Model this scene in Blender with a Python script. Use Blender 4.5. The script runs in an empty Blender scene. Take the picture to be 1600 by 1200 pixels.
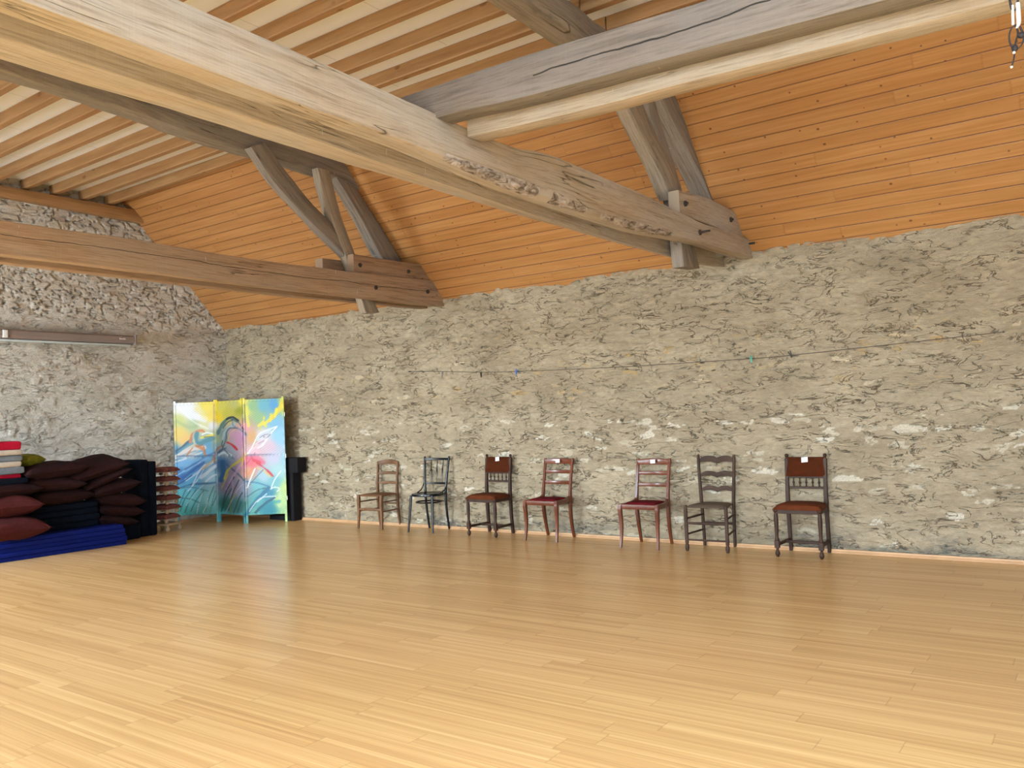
import bpy, bmesh, math, random
import numpy as np
from mathutils import Vector, Matrix, noise as mnoise

random.seed(7); rng = np.random.RandomState(11)
S = bpy.context.scene
C = S.collection
PI = math.pi

# ---------------------------------------------------------------- room numbers (metres)
W = 9.8            # room depth (y from 0, the long wall, to -W)
LEN = 17.0         # room length (x from the gable wall)
HW = 2.985         # height of the side walls
TH = math.radians(46.98)
ZC = 4.89          # flat ceiling
YT = (ZC - HW) / math.tan(TH)

# ---------------------------------------------------------------- camera, world, lights, exposure
cam = bpy.data.cameras.new('camera'); camo = bpy.data.objects.new('camera', cam); C.objects.link(camo)
cam.sensor_fit = 'HORIZONTAL'; cam.sensor_width = 36.0; cam.lens = 1298.64 * 36 / 1600
rt = Vector((0.81353226, 0.58004066, -0.04144999)); up = Vector((0.05303857, -0.00302933, 0.99858787)); fw = Vector((-0.579096, 0.81458189, 0.03322898))
M = Matrix((rt, up, -fw)).transposed().to_4x4(); M.translation = Vector((11.7498, -8.44678, 1.49779))
camo.matrix_world = M; cam.clip_start = .02
S.camera = camo
S.view_settings.view_transform = 'Standard'; S.view_settings.look = 'None'; S.view_settings.gamma = 1
S.view_settings.use_curve_mapping = False
S.view_settings.exposure = -0.24
S.cycles.max_bounces = 10; S.cycles.diffuse_bounces = 6; S.cycles.glossy_bounces = 4
S.cycles.sample_clamp_indirect = 3.0; S.cycles.use_denoising = True
S.cycles.caustics_reflective = False; S.cycles.caustics_refractive = False; S.cycles.blur_glossy = 1.0

wd = bpy.data.worlds.new('world'); S.world = wd; wd.use_nodes = True
wn = wd.node_tree.nodes; wl = wd.node_tree.links; wn.clear()
wo = wn.new('ShaderNodeOutputWorld'); wb = wn.new('ShaderNodeBackground')
wb.inputs[0].default_value = (.62, .78, 1.0, 1); wb.inputs[1].default_value = 3.0
wl.new(wb.outputs[0], wo.inputs[0])

def area(name, loc, direction, sx, sy, power, col, spread=180):
    l = bpy.data.lights.new(name, 'AREA'); l.shape = 'RECTANGLE'; l.size = sx; l.size_y = sy
    l.energy = power; l.color = col; l.spread = math.radians(spread)
    o = bpy.data.objects.new(name, l); C.objects.link(o); o.location = loc
    o.rotation_euler = Vector(direction).to_track_quat('-Z', 'Y').to_euler()
    return o
# openings of the wall behind the camera: (x0, x1, z0, z1)
WIN = [(0.9, 2.1, .9, 2.5), (4.6, 7.4, .1, 2.3), (9.2, 12.6, .1, 2.45), (14.2, 15.6, .9, 2.3)]
WPOW = [450, 240, 320, 30]
for (x0, x1, z0, z1), p in zip(WIN, WPOW):
    area('window_daylight', ((x0+x1)/2, -W-.06, (z0+z1)/2), (0, 1, -.35), x1-x0-.04, z1-z0-.16, p, (.80, .92, 1.0), 105)   # sky light comes in downwards
for (x0, x1, z0, z1) in WIN:
    po = area('window_portal', ((x0+x1)/2, -W-.05, (z0+z1)/2), (0, 1, 0), x1-x0, z1-z0, 1, (1, 1, 1)); po.data.cycles.is_portal = True
# two roof windows in the slope on the camera side: (x, distance up the slope, size)
SKY = [(3.0, 1.0, .9), (12.0, 1.1, 1.15), (14.8, 1.1, 1.0)]
for (x, s, a), p in zip(SKY, (190, 350, 140)):
    y = -W + s*math.cos(TH); z = HW + s*math.sin(TH)
    n = Vector((0, math.sin(TH), -math.cos(TH)))
    area('roof_window_daylight', Vector((x, y, z)) - n*.02, n, a, a, p, (.58, .78, 1.0))

sl_ = bpy.data.lights.new('sun', 'SUN'); sl_.energy = 190; sl_.angle = math.radians(.6); sl_.color = (.77, .95, 1.0)
so_ = bpy.data.objects.new('sun', sl_); C.objects.link(so_)
so_.rotation_euler = Vector((.13, math.cos(math.radians(53)), -math.sin(math.radians(53)))).to_track_quat('-Z', 'Y').to_euler()

# ---------------------------------------------------------------- small helpers
def tag(o, label=None, cat=None, group=None, kind=None):
    if label: o['label'] = label
    if cat: o['category'] = cat
    if group: o['group'] = group
    if kind: o['kind'] = kind
    return o
def thing(name, label, cat, loc=(0, 0, 0), rz=0, group=None):
    o = bpy.data.objects.new(name, None); C.objects.link(o); o.location = loc; o.rotation_euler = (0, 0, rz)
    o.empty_display_size = .1
    return tag(o, label, cat, group)
def obj(name, me, mat, parent=None, smooth=True):
    if isinstance(me, bmesh.types.BMesh):
        bm = me; me = bpy.data.meshes.new(name); bm.to_mesh(me); bm.free()
    if mat and not me.materials: me.materials.append(mat)
    if smooth:
        for p in me.polygons: p.use_smooth = True
        try: me.set_sharp_from_angle(angle=math.radians(32))
        except Exception: pass
    o = bpy.data.objects.new(name, me); C.objects.link(o)
    if parent: o.parent = parent
    return o
def copy_tree(o, parent=None):
    c = o.copy(); C.objects.link(c); c.parent = parent
    for ch in o.children: copy_tree(ch, c)
    return c
def box(bm, x0, x1, y0, y1, z0, z1, bev=0.0, seg=2):
    b2 = bmesh.new(); bmesh.ops.create_cube(b2, size=1)
    for v in b2.verts:
        v.co = Vector((x0+(x1-x0)*(v.co.x+.5), y0+(y1-y0)*(v.co.y+.5), z0+(z1-z0)*(v.co.z+.5)))
    if bev > 0: bmesh.ops.bevel(b2, geom=b2.edges[:], offset=bev, segments=seg, profile=.7, affect='EDGES')
    me = bpy.data.meshes.new('t'); b2.to_mesh(me); b2.free(); bm.from_mesh(me); bpy.data.meshes.remove(me)
def sphere(bm, c, r, sx=1, sy=1, sz=1, u=14, v=8):
    m = Matrix.Translation(Vector(c)) @ Matrix.Diagonal((sx, sy, sz, 1))
    bmesh.ops.create_uvsphere(bm, u_segments=u, v_segments=v, radius=r, matrix=m)
def smoothpts(pts, n):
    """Catmull-Rom through pts (tuples of equal length), n samples per span"""
    P = [np.array(p, float) for p in pts]
    if len(P) < 3 or n <= 1: 
        return P
    out = []
    Q = [2*P[0]-P[1]] + P + [2*P[-1]-P[-2]]
    for i in range(1, len(Q)-2):
        for k in range(n):
            t = k/n
            out.append(.5*((2*Q[i])+(-Q[i-1]+Q[i+1])*t+(2*Q[i-1]-5*Q[i]+4*Q[i+1]-Q[i+2])*t*t+(-Q[i-1]+3*Q[i]-3*Q[i+1]+Q[i+2])*t**3))
    out.append(P[-1]); return out
def sweep(bm, pts, a1, a2, shape='round', n=10, k=5, cap=True):
    """pts: (x,y,z,r1,r2). section spans a1*r1, a2*r2 (half sizes)."""
    S_ = smoothpts(pts, k); a1 = Vector(a1); a2 = Vector(a2)
    uvl = bm.loops.layers.uv.verify()
    if shape == 'rect':
        q = .82
        ring = [(1, q), (q, 1), (-q, 1), (-1, q), (-1, -q), (-q, -1), (q, -1), (1, -q)]
    else:
        ring = [(math.cos(2*PI*i/n), math.sin(2*PI*i/n)) for i in range(n)]
    m = len(ring); rows = []; L = 0; prev = None; Ls = []
    for s in S_:
        c = Vector(s[:3])
        if prev is not None: L += (c-prev).length
        prev = c; Ls.append(L)
        rows.append([bm.verts.new(c + a1*(s[3]*e[0]) + a2*(s[4]*e[1])) for e in ring])
    r0 = max(S_[0][3], S_[0][4])
    for i in range(len(rows)-1):
        for j in range(m):
            f = bm.faces.new((rows[i][j], rows[i][(j+1) % m], rows[i+1][(j+1) % m], rows[i+1][j]))
            for lp, (u, v) in zip(f.loops, ((Ls[i], j), (Ls[i], j+1), (Ls[i+1], j+1), (Ls[i+1], j))):
                lp[uvl].uv = (u, v/m*2*PI*r0)
    if cap:
        bm.faces.new(rows[0][::-1]); bm.faces.new(rows[-1])
    bmesh.ops.recalc_face_normals(bm, faces=bm.faces[:])
X, Y, Z = (1, 0, 0), (0, 1, 0), (0, 0, 1)
def part(name, mat, parent, *sw, **kw):
    bm = bmesh.new()
    for s in sw: sweep(bm, *s[0], **s[1]) if isinstance(s[1], dict) else sweep(bm, *s)
    return obj(name, bm, mat, parent)
def vs(pts, r1, r2=None):
    r2 = r1 if r2 is None else r2
    return [(p[0], p[1], p[2], r1, r2) if len(p) == 3 else (p[0], p[1], p[2], p[3], p[-1]) for p in pts]

# ---------------------------------------------------------------- node helpers
class N:
    def __init__(s, name):
        s.m = bpy.data.materials.new(name); s.m.use_nodes = True; s.t = s.m.node_tree; s.t.nodes.clear()
        s.out = s.n('OutputMaterial'); s.b = s.n('BsdfPrincipled'); s.l(s.b.outputs[0], s.out.inputs[0])
    def n(s, t, **k):
        nd = s.t.nodes.new('ShaderNode'+t)
        for a, v in k.items(): setattr(nd, a, v)
        return nd
    def l(s, a, b): s.t.links.new(a, b)
    def set(s, nd, i, v):
        if isinstance(v, bpy.types.NodeSocket): s.l(v, nd.inputs[i])
        elif v is not None: nd.inputs[i].default_value = v
    def math(s, op, a, b=None, c=None, clamp=False):
        nd = s.n('Math', operation=op, use_clamp=clamp); s.set(nd, 0, a); s.set(nd, 1, b)
        if c is not None: s.set(nd, 2, c)
        return nd.outputs[0]
    def mapping(s, vec, scale=(1, 1, 1), loc=(0, 0, 0), rot=(0, 0, 0)):
        nd = s.n('Mapping'); s.l(vec, nd.inputs[0]); nd.inputs[3].default_value = scale
        s.set(nd, 1, loc); nd.inputs[2].default_value = rot
        return nd.outputs[0]
    def noise(s, vec, scale=5, detail=4, rough=.55, dist=0, dim='3D'):
        nd = s.n('TexNoise', noise_dimensions=dim); s.l(vec, nd.inputs['Vector'])
        nd.inputs['Scale'].default_value = scale; nd.inputs['Detail'].default_value = detail
        nd.inputs['Roughness'].default_value = rough; nd.inputs['Distortion'].default_value = dist
        return nd.outputs[0]
    def ramp(s, v, stops, interp='LINEAR'):
        nd = s.n('ValToRGB'); s.l(v, nd.inputs[0]); cr = nd.color_ramp; cr.interpolation = interp
        while len(cr.elements) < len(stops): cr.elements.new(.5)
        for e, (p, c) in zip(cr.elements, stops):
            e.position = p; e.color = (c, c, c, 1) if isinstance(c, (int, float)) else (*c, 1)
        return nd.outputs[0]
    def mix(s, f, a, b, mode='MIX'):
        nd = s.n('Mix', data_type='RGBA', blend_type=mode)
        s.set(nd, 0, f)
        for i, v in ((6, a), (7, b)):
            s.set(nd, i, (*v, 1) if isinstance(v, tuple) and len(v) == 3 else v)
        return nd.outputs[2]
    def comb(s, x, y, z=0.0):
        nd = s.n('CombineXYZ'); s.set(nd, 0, x); s.set(nd, 1, y); s.set(nd, 2, z); return nd.outputs[0]
    def sep(s, v):
        nd = s.n('SeparateXYZ'); s.l(v, nd.inputs[0]); return nd.outputs
    def bump(s, h, st=.3, dist=.01, nrm=None):
        nd = s.n('Bump'); nd.inputs['Strength'].default_value = st; nd.inputs['Distance'].default_value = dist
        s.l(h, nd.inputs['Height'])
        if nrm is not None: s.l(nrm, nd.inputs['Normal'])
        return nd.outputs[0]
    def fin(s, col=None, rough=.5, nrm=None, spec=.5, **k):
        if col is not None: s.set(s.b, 'Base Color', (*col, 1) if isinstance(col, tuple) and len(col) == 3 else col)
        s.set(s.b, 'Roughness', rough); s.set(s.b, 'Specular IOR Level', spec)
        if nrm is not None: s.l(nrm, s.b.inputs['Normal'])
        for a, v in k.items(): s.set(s.b, a, v)
        return s.m
def srgb(r, g, b):
    f = lambda c: (c/255)/12.92 if c/255 <= .04045 else ((c/255+.055)/1.055)**2.4
    return (f(r), f(g), f(b))

def plain(name, col, rough=.5, spec=.5, bump=0, bscale=60, var=.12, **k):
    m = N(name); tc = m.n('TexCoord').outputs['Object']
    nz = m.noise(tc, bscale*.2, 4)
    c = m.mix(m.ramp(nz, [(.3, 0.), (.7, 1.)]), tuple(x*(1-var) for x in col), tuple(min(1, x*(1+var)) for x in col))
    nr = m.bump(m.noise(tc, bscale, 3), bump, .004) if bump else None
    return m.fin(c, rough, nr, spec, **k)

# old hewn oak, uses the UV (u along the timber in metres)
def oak(name, c_dark, c_mid, c_light, grey, rough=.72, crack=None):
    m = N(name); uv = m.n('TexCoord').outputs['UV']
    rnd = m.n('ObjectInfo').outputs['Random']
    off = m.comb(m.math('MULTIPLY', rnd, 37.0), m.math('MULTIPLY', rnd, 91.0), m.math('MULTIPLY', rnd, 53.0))
    v = m.n('VectorMath', operation='ADD'); m.l(uv, v.inputs[0]); m.l(off, v.inputs[1]); v = v.outputs[0]
    st = m.noise(m.mapping(v, (1.3, 26, 1)), 1.0, 6, .65, .6)
    st2 = m.noise(m.mapping(v, (5, 120, 1)), 1.0, 3, .6)
    bl = m.noise(m.mapping(v, (1.1, 3.2, 1)), 1.0, 5, .6, .4)
    saw = m.noise(m.mapping(v, (95, 3, 1)), 1.0, 2, .5)
    c = m.ramp(st, [(.28, c_dark), (.47, c_mid), (.72, c_light)])
    c = m.mix(m.ramp(bl, [(.4, 0.), (.66, .8)]), c, grey)
    c = m.mix(m.math('MULTIPLY', m.ramp(st2, [(.35, 1.), (.5, 0.)]), .35), c, tuple(x*.55 for x in c_dark))
    c = m.mix(m.ramp(saw, [(.55, 0.), (.75, .05)]), c, tuple(min(1, x*1.5) for x in c_light))
    # drying cracks running along the grain
    ck = m.noise(m.mapping(v, (.55, 9, 1)), 1.0, 3, .5, .35)
    ckm = m.ramp(m.math('ABSOLUTE', m.math('SUBTRACT', ck, .5)), [(0.0, 1.), (.006, 0.)])
    gate = m.ramp(m.noise(m.mapping(v, (.9, 1.2, 1), (3, 3, 0)), 1.0, 2), [(.52, 0.), (.6, 1.)])
    ckm = m.math('MULTIPLY', ckm, gate)
    c = m.mix(m.math('MULTIPLY', ckm, .85), c, tuple(x*.16 for x in c_dark))
    if crack:
        v0, u0, u1, sl = crack
        uu, vv, _ = m.sep(uv)
        wob = m.math('MULTIPLY', m.math('SUBTRACT', m.noise(m.mapping(uv, (1.4, 0, 0)), 1.0, 4, .6), .5), .07)
        dd = m.math('ABSOLUTE', m.math('SUBTRACT', m.math('SUBTRACT', vv, m.math('ADD', v0, m.math('MULTIPLY', m.math('SUBTRACT', uu, u0), sl))), wob))
        wid = m.math('ADD', .0005, m.math('MULTIPLY', m.noise(m.mapping(uv, (3, 0, 0), (4, 0, 0)), 1.0, 3), .006))
        ck2 = m.ramp(m.math('DIVIDE', dd, wid), [(.55, 1.), (1.0, 0.)])
        ck2 = m.math('MULTIPLY', ck2, m.math('MULTIPLY', m.math('GREATER_THAN', uu, u0), m.math('LESS_THAN', uu, u1)))
        c = m.mix(m.math('MULTIPLY', ck2, .93), c, tuple(x*.12 for x in c_dark)); ckm = m.math('MAXIMUM', ckm, ck2)
    # chalky scratches
    sc = m.noise(m.mapping(v, (60, 5.5, 1), (9, 1, 0)), 1.0, 1, .4)
    c = m.mix(m.ramp(sc, [(.80, 0.), (.815, .5)]), c, (.60, .56, .50))
    h = m.math('ADD', m.math('MULTIPLY', st, .6), m.math('MULTIPLY', st2, .3))
    h = m.math('SUBTRACT', m.math('ADD', h, m.math('MULTIPLY', saw, .12)), m.math('MULTIPLY', ckm, .9))
    return m.fin(c, rough, m.bump(h, .65, .012), .3)
MAT = {}
MAT['oak'] = oak('old_oak', (.17, .125, .082), (.345, .27, .19), (.43, .35, .26), (.385, .345, .295))
MAT['oak_red'] = oak('old_oak_reddish', (.15, .085, .048), (.27, .168, .095), (.36, .24, .145), (.28, .20, .14))
MAT['oak_red_split'] = oak('old_oak_reddish_split', (.17, .10, .058), (.31, .20, .118), (.41, .28, .175), (.32, .24, .17), crack=(.185, 0.0, 9.5, -.003))
MAT['oak_grey_split'] = oak('weathered_oak_split', (.055, .044, .037), (.112, .092, .075), (.17, .142, .116), (.12, .105, .097), .8, crack=(.075, .9, 2.6, .02))
MAT['oak_grey'] = oak('weathered_oak', (.07, .056, .043), (.185, .152, .12), (.28, .235, .185), (.195, .172, .145), .8)
MAT['oak_warm'] = oak('weathered_oak_warm', (.085, .063, .042), (.24, .19, .132), (.35, .285, .21), (.245, .205, .16), .8)
def bark_mat():
    m = N('bark_edge'); uv = m.n('TexCoord').outputs['Object']
    a = m.noise(m.mapping(uv, (22, 9, 22)), 1.0, 5, .7, 1.0)
    c = m.ramp(a, [(.38, (.10, .075, .055)), (.5, (.34, .28, .23)), (.65, (.55, .49, .43))])
    return m.fin(c, .9, m.bump(a, 1.0, .03), .2)
MAT['bark'] = bark_mat()

def pine_joist():
    m = N('brown_pine'); uv = m.n('TexCoord').outputs['UV']; rnd = m.n('ObjectInfo').outputs['Random']
    off = m.comb(m.math('MULTIPLY', rnd, 31.0), m.math('MULTIPLY', rnd, 17.0), 0.0)
    v = m.n('VectorMath', operation='ADD'); m.l(uv, v.inputs[0]); m.l(off, v.inputs[1]); v = v.outputs[0]
    st = m.noise(m.mapping(v, (1.1, 30, 1)), 1.0, 5, .6, .5)
    c = m.ramp(st, [(.3, (.22, .112, .045)), (.5, (.31, .175, .075)), (.72, (.40, .245, .118))])
    vor = m.n('TexVoronoi', feature='F1'); m.l(m.mapping(v, (2.6, 9, 1)), vor.inputs['Vector']); vor.inputs['Scale'].default_value = 1.0
    k = m.ramp(vor.outputs['Distance'], [(.07, 1.), (.13, 0.)])
    c = m.mix(m.math('MULTIPLY', k, .7), c, (.10, .035, .012))
    bl = m.noise(m.mapping(v, (.5, 2, 1)), 1.0, 3)
    c = m.mix(m.ramp(bl, [(.4, 0.), (.7, .35)]), c, (.30, .13, .04))
    return m.fin(c, .5, m.bump(st, .25, .006), .4)
MAT['pine'] = pine_joist()
MAT['ledger'] = pine_joist()
MAT['ledger'].name = 'dark_pine'

def boards():
    # local x along the boards, local y up the slope, metres
    m = N('pine_boards'); tc = m.n('TexCoord').outputs['Object']; x, y, _ = m.sep(tc)
    bw = .1365
    yy = m.math('DIVIDE', m.math('ADD', y, .066), bw); row = m.math('FLOOR', yy); fy = m.math('FRACT', yy)
    wn1 = m.n('TexWhiteNoise', noise_dimensions='1D'); m.l(row, wn1.inputs['W']); r1 = wn1.outputs['Value']
    xx = m.math('ADD', m.math('DIVIDE', x, 3.3), m.math('MULTIPLY', r1, 7.0)); col = m.math('FLOOR', xx); fx = m.math('FRACT', xx)
    wn2 = m.n('TexWhiteNoise', noise_dimensions='2D'); m.l(m.comb(row, col), wn2.inputs['Vector']); r2 = wn2.outputs['Value']
    v = m.comb(m.math('ADD', x, m.math('MULTIPLY', r2, 40.0)), y, m.math('MULTIPLY', r2, 13.0))
    st = m.noise(m.mapping(v, (1.0, 34, 1)), 1.0, 5, .6, .6)
    c = m.ramp(st, [(.28, (.29, .128, .037)), (.5, (.37, .172, .053)), (.75, (.46, .24, .086))])
    c = m.mix(m.math('MULTIPLY', r2, .30), c, (.26, .105, .03))
    bl = m.noise(m.mapping(v, (.8, 5, 1)), 1.0, 3)
    c = m.mix(m.ramp(bl, [(.45, 0.), (.75, .3)]), c, (.47, .26, .10))
    for sc, lo, hi, thr in (((5.0, 6.0, 1), .050, .085, .38), ((10, 11, 1), .080, .12, .55)):
        vor = m.n('TexVoronoi', feature='F1'); m.l(m.mapping(v, sc), vor.inputs['Vector']); vor.inputs['Scale'].default_value = 1.0
        k = m.ramp(vor.outputs['Distance'], [(lo, 1.), (hi, 0.)])
        vc = m.sep(vor.outputs['Color'])[0]
        k = m.math('MULTIPLY', k, m.ramp(vc, [(thr, 0.), (thr+.02, 1.)]))
        c = m.mix(m.math('MULTIPLY', k, .85), c, (.085, .025, .008))
    g = m.math('MINIMUM', fy, m.math('SUBTRACT', 1.0, fy)); gl = m.ramp(g, [(.02, 1.), (.048, 0.)])
    e = m.math('MINIMUM', fx, m.math('SUBTRACT', 1.0, fx)); el = m.ramp(e, [(.0004, 1.), (.001, 0.)])
    c = m.mix(m.math('MULTIPLY', gl, .82), c, (.10, .035, .01))
    c = m.mix(m.math('MULTIPLY', el, .25), c, (.16, .06, .02))
    h = m.math('ADD', m.math('MULTIPLY', st, .1), m.math('SUBTRACT', 1.0, m.math('MAXIMUM', gl, m.math('MULTIPLY', el, .2))))
    return m.fin(c, m.math('ADD', .34, m.math('MULTIPLY', st, .2)), m.bump(h, .55, .006), .45)
MAT['boards'] = boards()

def floor_mat():
    m = N('strip_parquet'); tc = m.n('TexCoord').outputs['Object']; x, y, _ = m.sep(tc)
    bw = .137
    yy = m.math('DIVIDE', y, bw); row = m.math('FLOOR', yy); fy = m.math('FRACT', yy)
    wn1 = m.n('TexWhiteNoise', noise_dimensions='1D'); m.l(row, wn1.inputs['W']); r1 = wn1.outputs['Value']
    xx = m.math('ADD', m.math('DIVIDE', x, 1.15), m.math('MULTIPLY', r1, 5.0)); col = m.math('FLOOR', xx); fx = m.math('FRACT', xx)
    wn2 = m.n('TexWhiteNoise', noise_dimensions='2D'); m.l(m.comb(row, col), wn2.inputs['Vector']); r2 = wn2.outputs['Value']
    # lamellas inside each plank
    ly = m.math('FLOOR', m.math('MULTIPLY', yy, 6.0))
    wn3 = m.n('TexWhiteNoise', noise_dimensions='2D'); m.l(m.comb(ly, m.math('ADD', col, 31.0)), wn3.inputs['Vector']); r3 = wn3.outputs['Value']
    v = m.comb(m.math('ADD', x, m.math('MULTIPLY', r2, 9.0)), y, m.math('MULTIPLY', r2, 3.0))
    st = m.noise(m.mapping(v, (.9, 75, 1)), 1.0, 4, .6, .2)
    big = m.noise(m.mapping(v, (.5, 8, 1)), 1.0, 3)
    t = m.math('ADD', m.math('MULTIPLY', st, .62), m.math('ADD', m.math('MULTIPLY', r3, .22), m.math('MULTIPLY', r2, .13)))
    c = m.ramp(t, [(.2, (.45, .255, .10)), (.5, (.60, .375, .158)), (.8, (.72, .485, .235))])
    c = m.mix(m.ramp(big, [(.5, 0.), (.8, .3)]), c, (.42, .21, .08))
    g = m.math('MINIMUM', fy, m.math('SUBTRACT', 1.0, fy)); gl = m.ramp(g, [(.004, 1.), (.014, 0.)])
    e = m.math('MINIMUM', fx, m.math('SUBTRACT', 1.0, fx)); el = m.ramp(e, [(.0006, 1.), (.0018, 0.)])
    ln = m.math('MAXIMUM', gl, el)
    c = m.mix(m.math('MULTIPLY', ln, .35), c, (.20, .10, .04))
    rn = m.noise(m.mapping(tc, (.6, 1.2, 1)), 1.0, 3)
    rr = .25
    h = m.math('SUBTRACT', m.math('ADD', m.math('MULTIPLY', r2, .35), m.math('MULTIPLY', st, .15)), ln)
    return m.fin(c, rr, m.bump(h, .12, .002), .24)
MAT['floor'] = floor_mat()

def stone_mat(name, lime, dark, stone_a, stone_b, stone_c):
    """attributes of the wall mesh: 'st' = (stone mask, random id, joint, patch)"""
    m = N(name); tc = m.n('TexCoord').outputs['Object']
    at = m.n('Attribute', attribute_name='st'); sx, rid, jt = m.sep(at.outputs['Color'])
    patch = at.outputs['Alpha']
    n1 = m.noise(m.mapping(tc, (1.2, 1.2, 2.6)), 1.0, 6, .65, .3)
    n2 = m.noise(m.mapping(tc, (11, 11, 30)), 1.0, 6, .7, .5)
    n3 = m.noise(m.mapping(tc, (60, 60, 90)), 1.0, 4, .7)
    mortar = m.mix(m.ramp(n1, [(.36, 0.), (.62, 1.)]), dark, lime)
    mortar = m.mix(m.ramp(n2, [(.38, .42), (.60, 0.)]), mortar, tuple(x*.68 for x in dark))
    mortar = m.mix(m.ramp(n2, [(.6, 0.), (.74, .35)]), mortar, tuple(min(1, x*1.25) for x in lime))
    stone = m.ramp(rid, [(0.0, stone_a), (.4, stone_b), (.62, stone_c), (.8, stone_a), (1.0, stone_b)])
    stone = m.mix(m.ramp(n3, [(.4, .45), (.65, 0.)]), stone, tuple(x*.6 for x in stone_b))
    nb = m.noise(m.mapping(tc, (16, 16, 34)), 1.0, 5, .7)
    crisp = m.ramp(m.math('ADD', sx, m.math('MULTIPLY', m.math('SUBTRACT', nb, .5), .9)), [(.40, 0.), (.50, 1.)])
    crisp = m.math('MAXIMUM', m.math('MULTIPLY', crisp, m.ramp(sx, [(.02, 0.), (.12, 1.)])), m.math('MULTIPLY', sx, .35))
    c = m.mix(crisp, mortar, stone)
    # thin seams between mortar and stone, dark colour painting in the relief's shade
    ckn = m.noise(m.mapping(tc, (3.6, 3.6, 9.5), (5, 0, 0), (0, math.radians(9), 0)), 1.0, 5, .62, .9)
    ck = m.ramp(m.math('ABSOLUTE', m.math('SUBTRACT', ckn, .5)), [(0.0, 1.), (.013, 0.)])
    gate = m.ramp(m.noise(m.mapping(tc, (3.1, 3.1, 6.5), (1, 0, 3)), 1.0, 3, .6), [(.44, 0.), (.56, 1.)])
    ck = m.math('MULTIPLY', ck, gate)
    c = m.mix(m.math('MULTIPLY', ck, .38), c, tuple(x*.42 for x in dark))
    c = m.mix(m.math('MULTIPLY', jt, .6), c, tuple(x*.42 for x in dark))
    c = m.mix(m.math('MULTIPLY', patch, m.ramp(n2, [(.35, 1.), (.6, .35)])), c, (.115, .12, .11))
    h = m.math('SUBTRACT', m.math('ADD', m.math('MULTIPLY', n2, .8), m.math('MULTIPLY', n3, .35)), m.math('MULTIPLY', ck, .9))
    return m.fin(c, .93, m.bump(h, 1.0, .028), .15)
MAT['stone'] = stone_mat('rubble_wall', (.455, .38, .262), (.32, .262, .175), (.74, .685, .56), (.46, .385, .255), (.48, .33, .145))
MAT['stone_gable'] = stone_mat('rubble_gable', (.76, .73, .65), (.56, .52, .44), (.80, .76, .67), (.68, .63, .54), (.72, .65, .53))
MAT['plaster'] = plain('plaster', (.55, .50, .42), .9, .2, .4, 25)
MAT['panel'] = plain('white_panel', (.72, .69, .60), .7, .3, .05, 10, .02)
MAT['mahogany'] = plain('polished_mahogany', (.105, .026, .010), .28, .28, 0, 20, .3, **{'Coat Weight': .25, 'Coat Roughness': .12})
MAT['walnut'] = plain('dark_walnut', (.036, .017, .011), .5, .22, .1, 40, .3)
MAT['ladder'] = plain('brown_stained_wood', (.047, .028, .020), .65, .2, .15, 40, .3)
MAT['rustic'] = plain('light_brown_wood', (.135, .066, .031), .5, .3, .15, 40, .3)
MAT['black_lacquer'] = plain('black_lacquer', (.004, .005, .008), .26, .32, 0, 20, .2, **{'Coat Weight': .05, 'Coat Roughness': .1})
MAT['leather'] = plain('brown_velvet', (.080, .019, .005), .85, .15, .15, 90, .18)
MAT['leather_back'] = plain('dark_brown_velvet', (.050, .0115, .003), .9, .1, .15, 90, .15)
MAT['velvet'] = plain('dark_red_velvet', (.09, .004, .008), .9, .1, .1, 90, .2)
def rush(name, a, b):
    m = N(name); tc = m.n('TexCoord').outputs['Object']; x, y, _ = m.sep(tc)
    ax = m.math('ABSOLUTE', x); ay = m.math('ABSOLUTE', y)
    f = m.math('GREATER_THAN', ax, ay); v = m.math('ADD', m.math('MULTIPLY', f, ax), m.math('MULTIPLY', m.math('SUBTRACT', 1.0, f), ay))
    w = m.math('ABSOLUTE', m.math('SINE', m.math('MULTIPLY', v, 480.0)))
    c = m.mix(w, a, b)
    return m.fin(c, .7, m.bump(w, .6, .003), .3)
MAT['rush_light'] = rush('rush_light', (.10, .045, .02), (.21, .10, .045)); MAT['rush_dark'] = rush('rush_dark', (.05, .035, .024), (.12, .085, .06))
MAT['iron'] = plain('rusty_iron', (.035, .025, .022), .6, .4, .4, 50, .3)
MAT['paper'] = plain('white_paper', (.80, .82, .85), .7, .2, 0, 10, .02)
MAT['maroon'] = plain('maroon_cotton', (.019, .0075, .0085), .9, .1, .25, 120, .25)
MAT['maroon_light'] = plain('brick_red_cotton', (.052, .011, .012), .9, .1, .25, 120, .2)
MAT['maroon_pad'] = plain('old_rose_cotton', (.16, .060, .058), .9, .1, .25, 120, .2)
MAT['navy'] = plain('navy_cotton', (.004, .0065, .014), .95, .08, .25, 120, .25)
MAT['blue'] = plain('royal_blue_vinyl', (.002, .009, .125), .75, .12, .08, 40, .12)
MAT['green'] = plain('olive_green_cotton', (.15, .16, .015), .85, .15, .5, 60, .2)
MAT['red'] = plain('red_blanket', (.36, .006, .03), .9, .15, .5, 90, .15)
MAT['grey'] = plain('grey_blanket', (.15, .18, .22), .9, .15, .5, 90, .15)
MAT['cream'] = plain('cream_blanket', (.55, .49, .42), .9, .15, .5, 90, .1)
MAT['beech'] = plain('pale_beech', (.42, .31, .20), .5, .35, .1, 40, .15)
MAT['trim'] = plain('pine_moulding', (.50, .30, .155), .45, .4, .1, 30, .12)
MAT['black'] = plain('black_cloth', (.007, .007, .009), .8, .2, .1, 40, .2)
MAT['rope'] = plain('black_cord', (.012, .010, .012), .7, .3, .4, 200, .2)
MAT['metal'] = plain('aluminium', (.62, .60, .58), .32, .5, 0, 10, .05, Metallic=.8)
MAT['housing'] = plain('grey_housing', (.215, .175, .165), .45, .4, 0, 10, .05)
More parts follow.
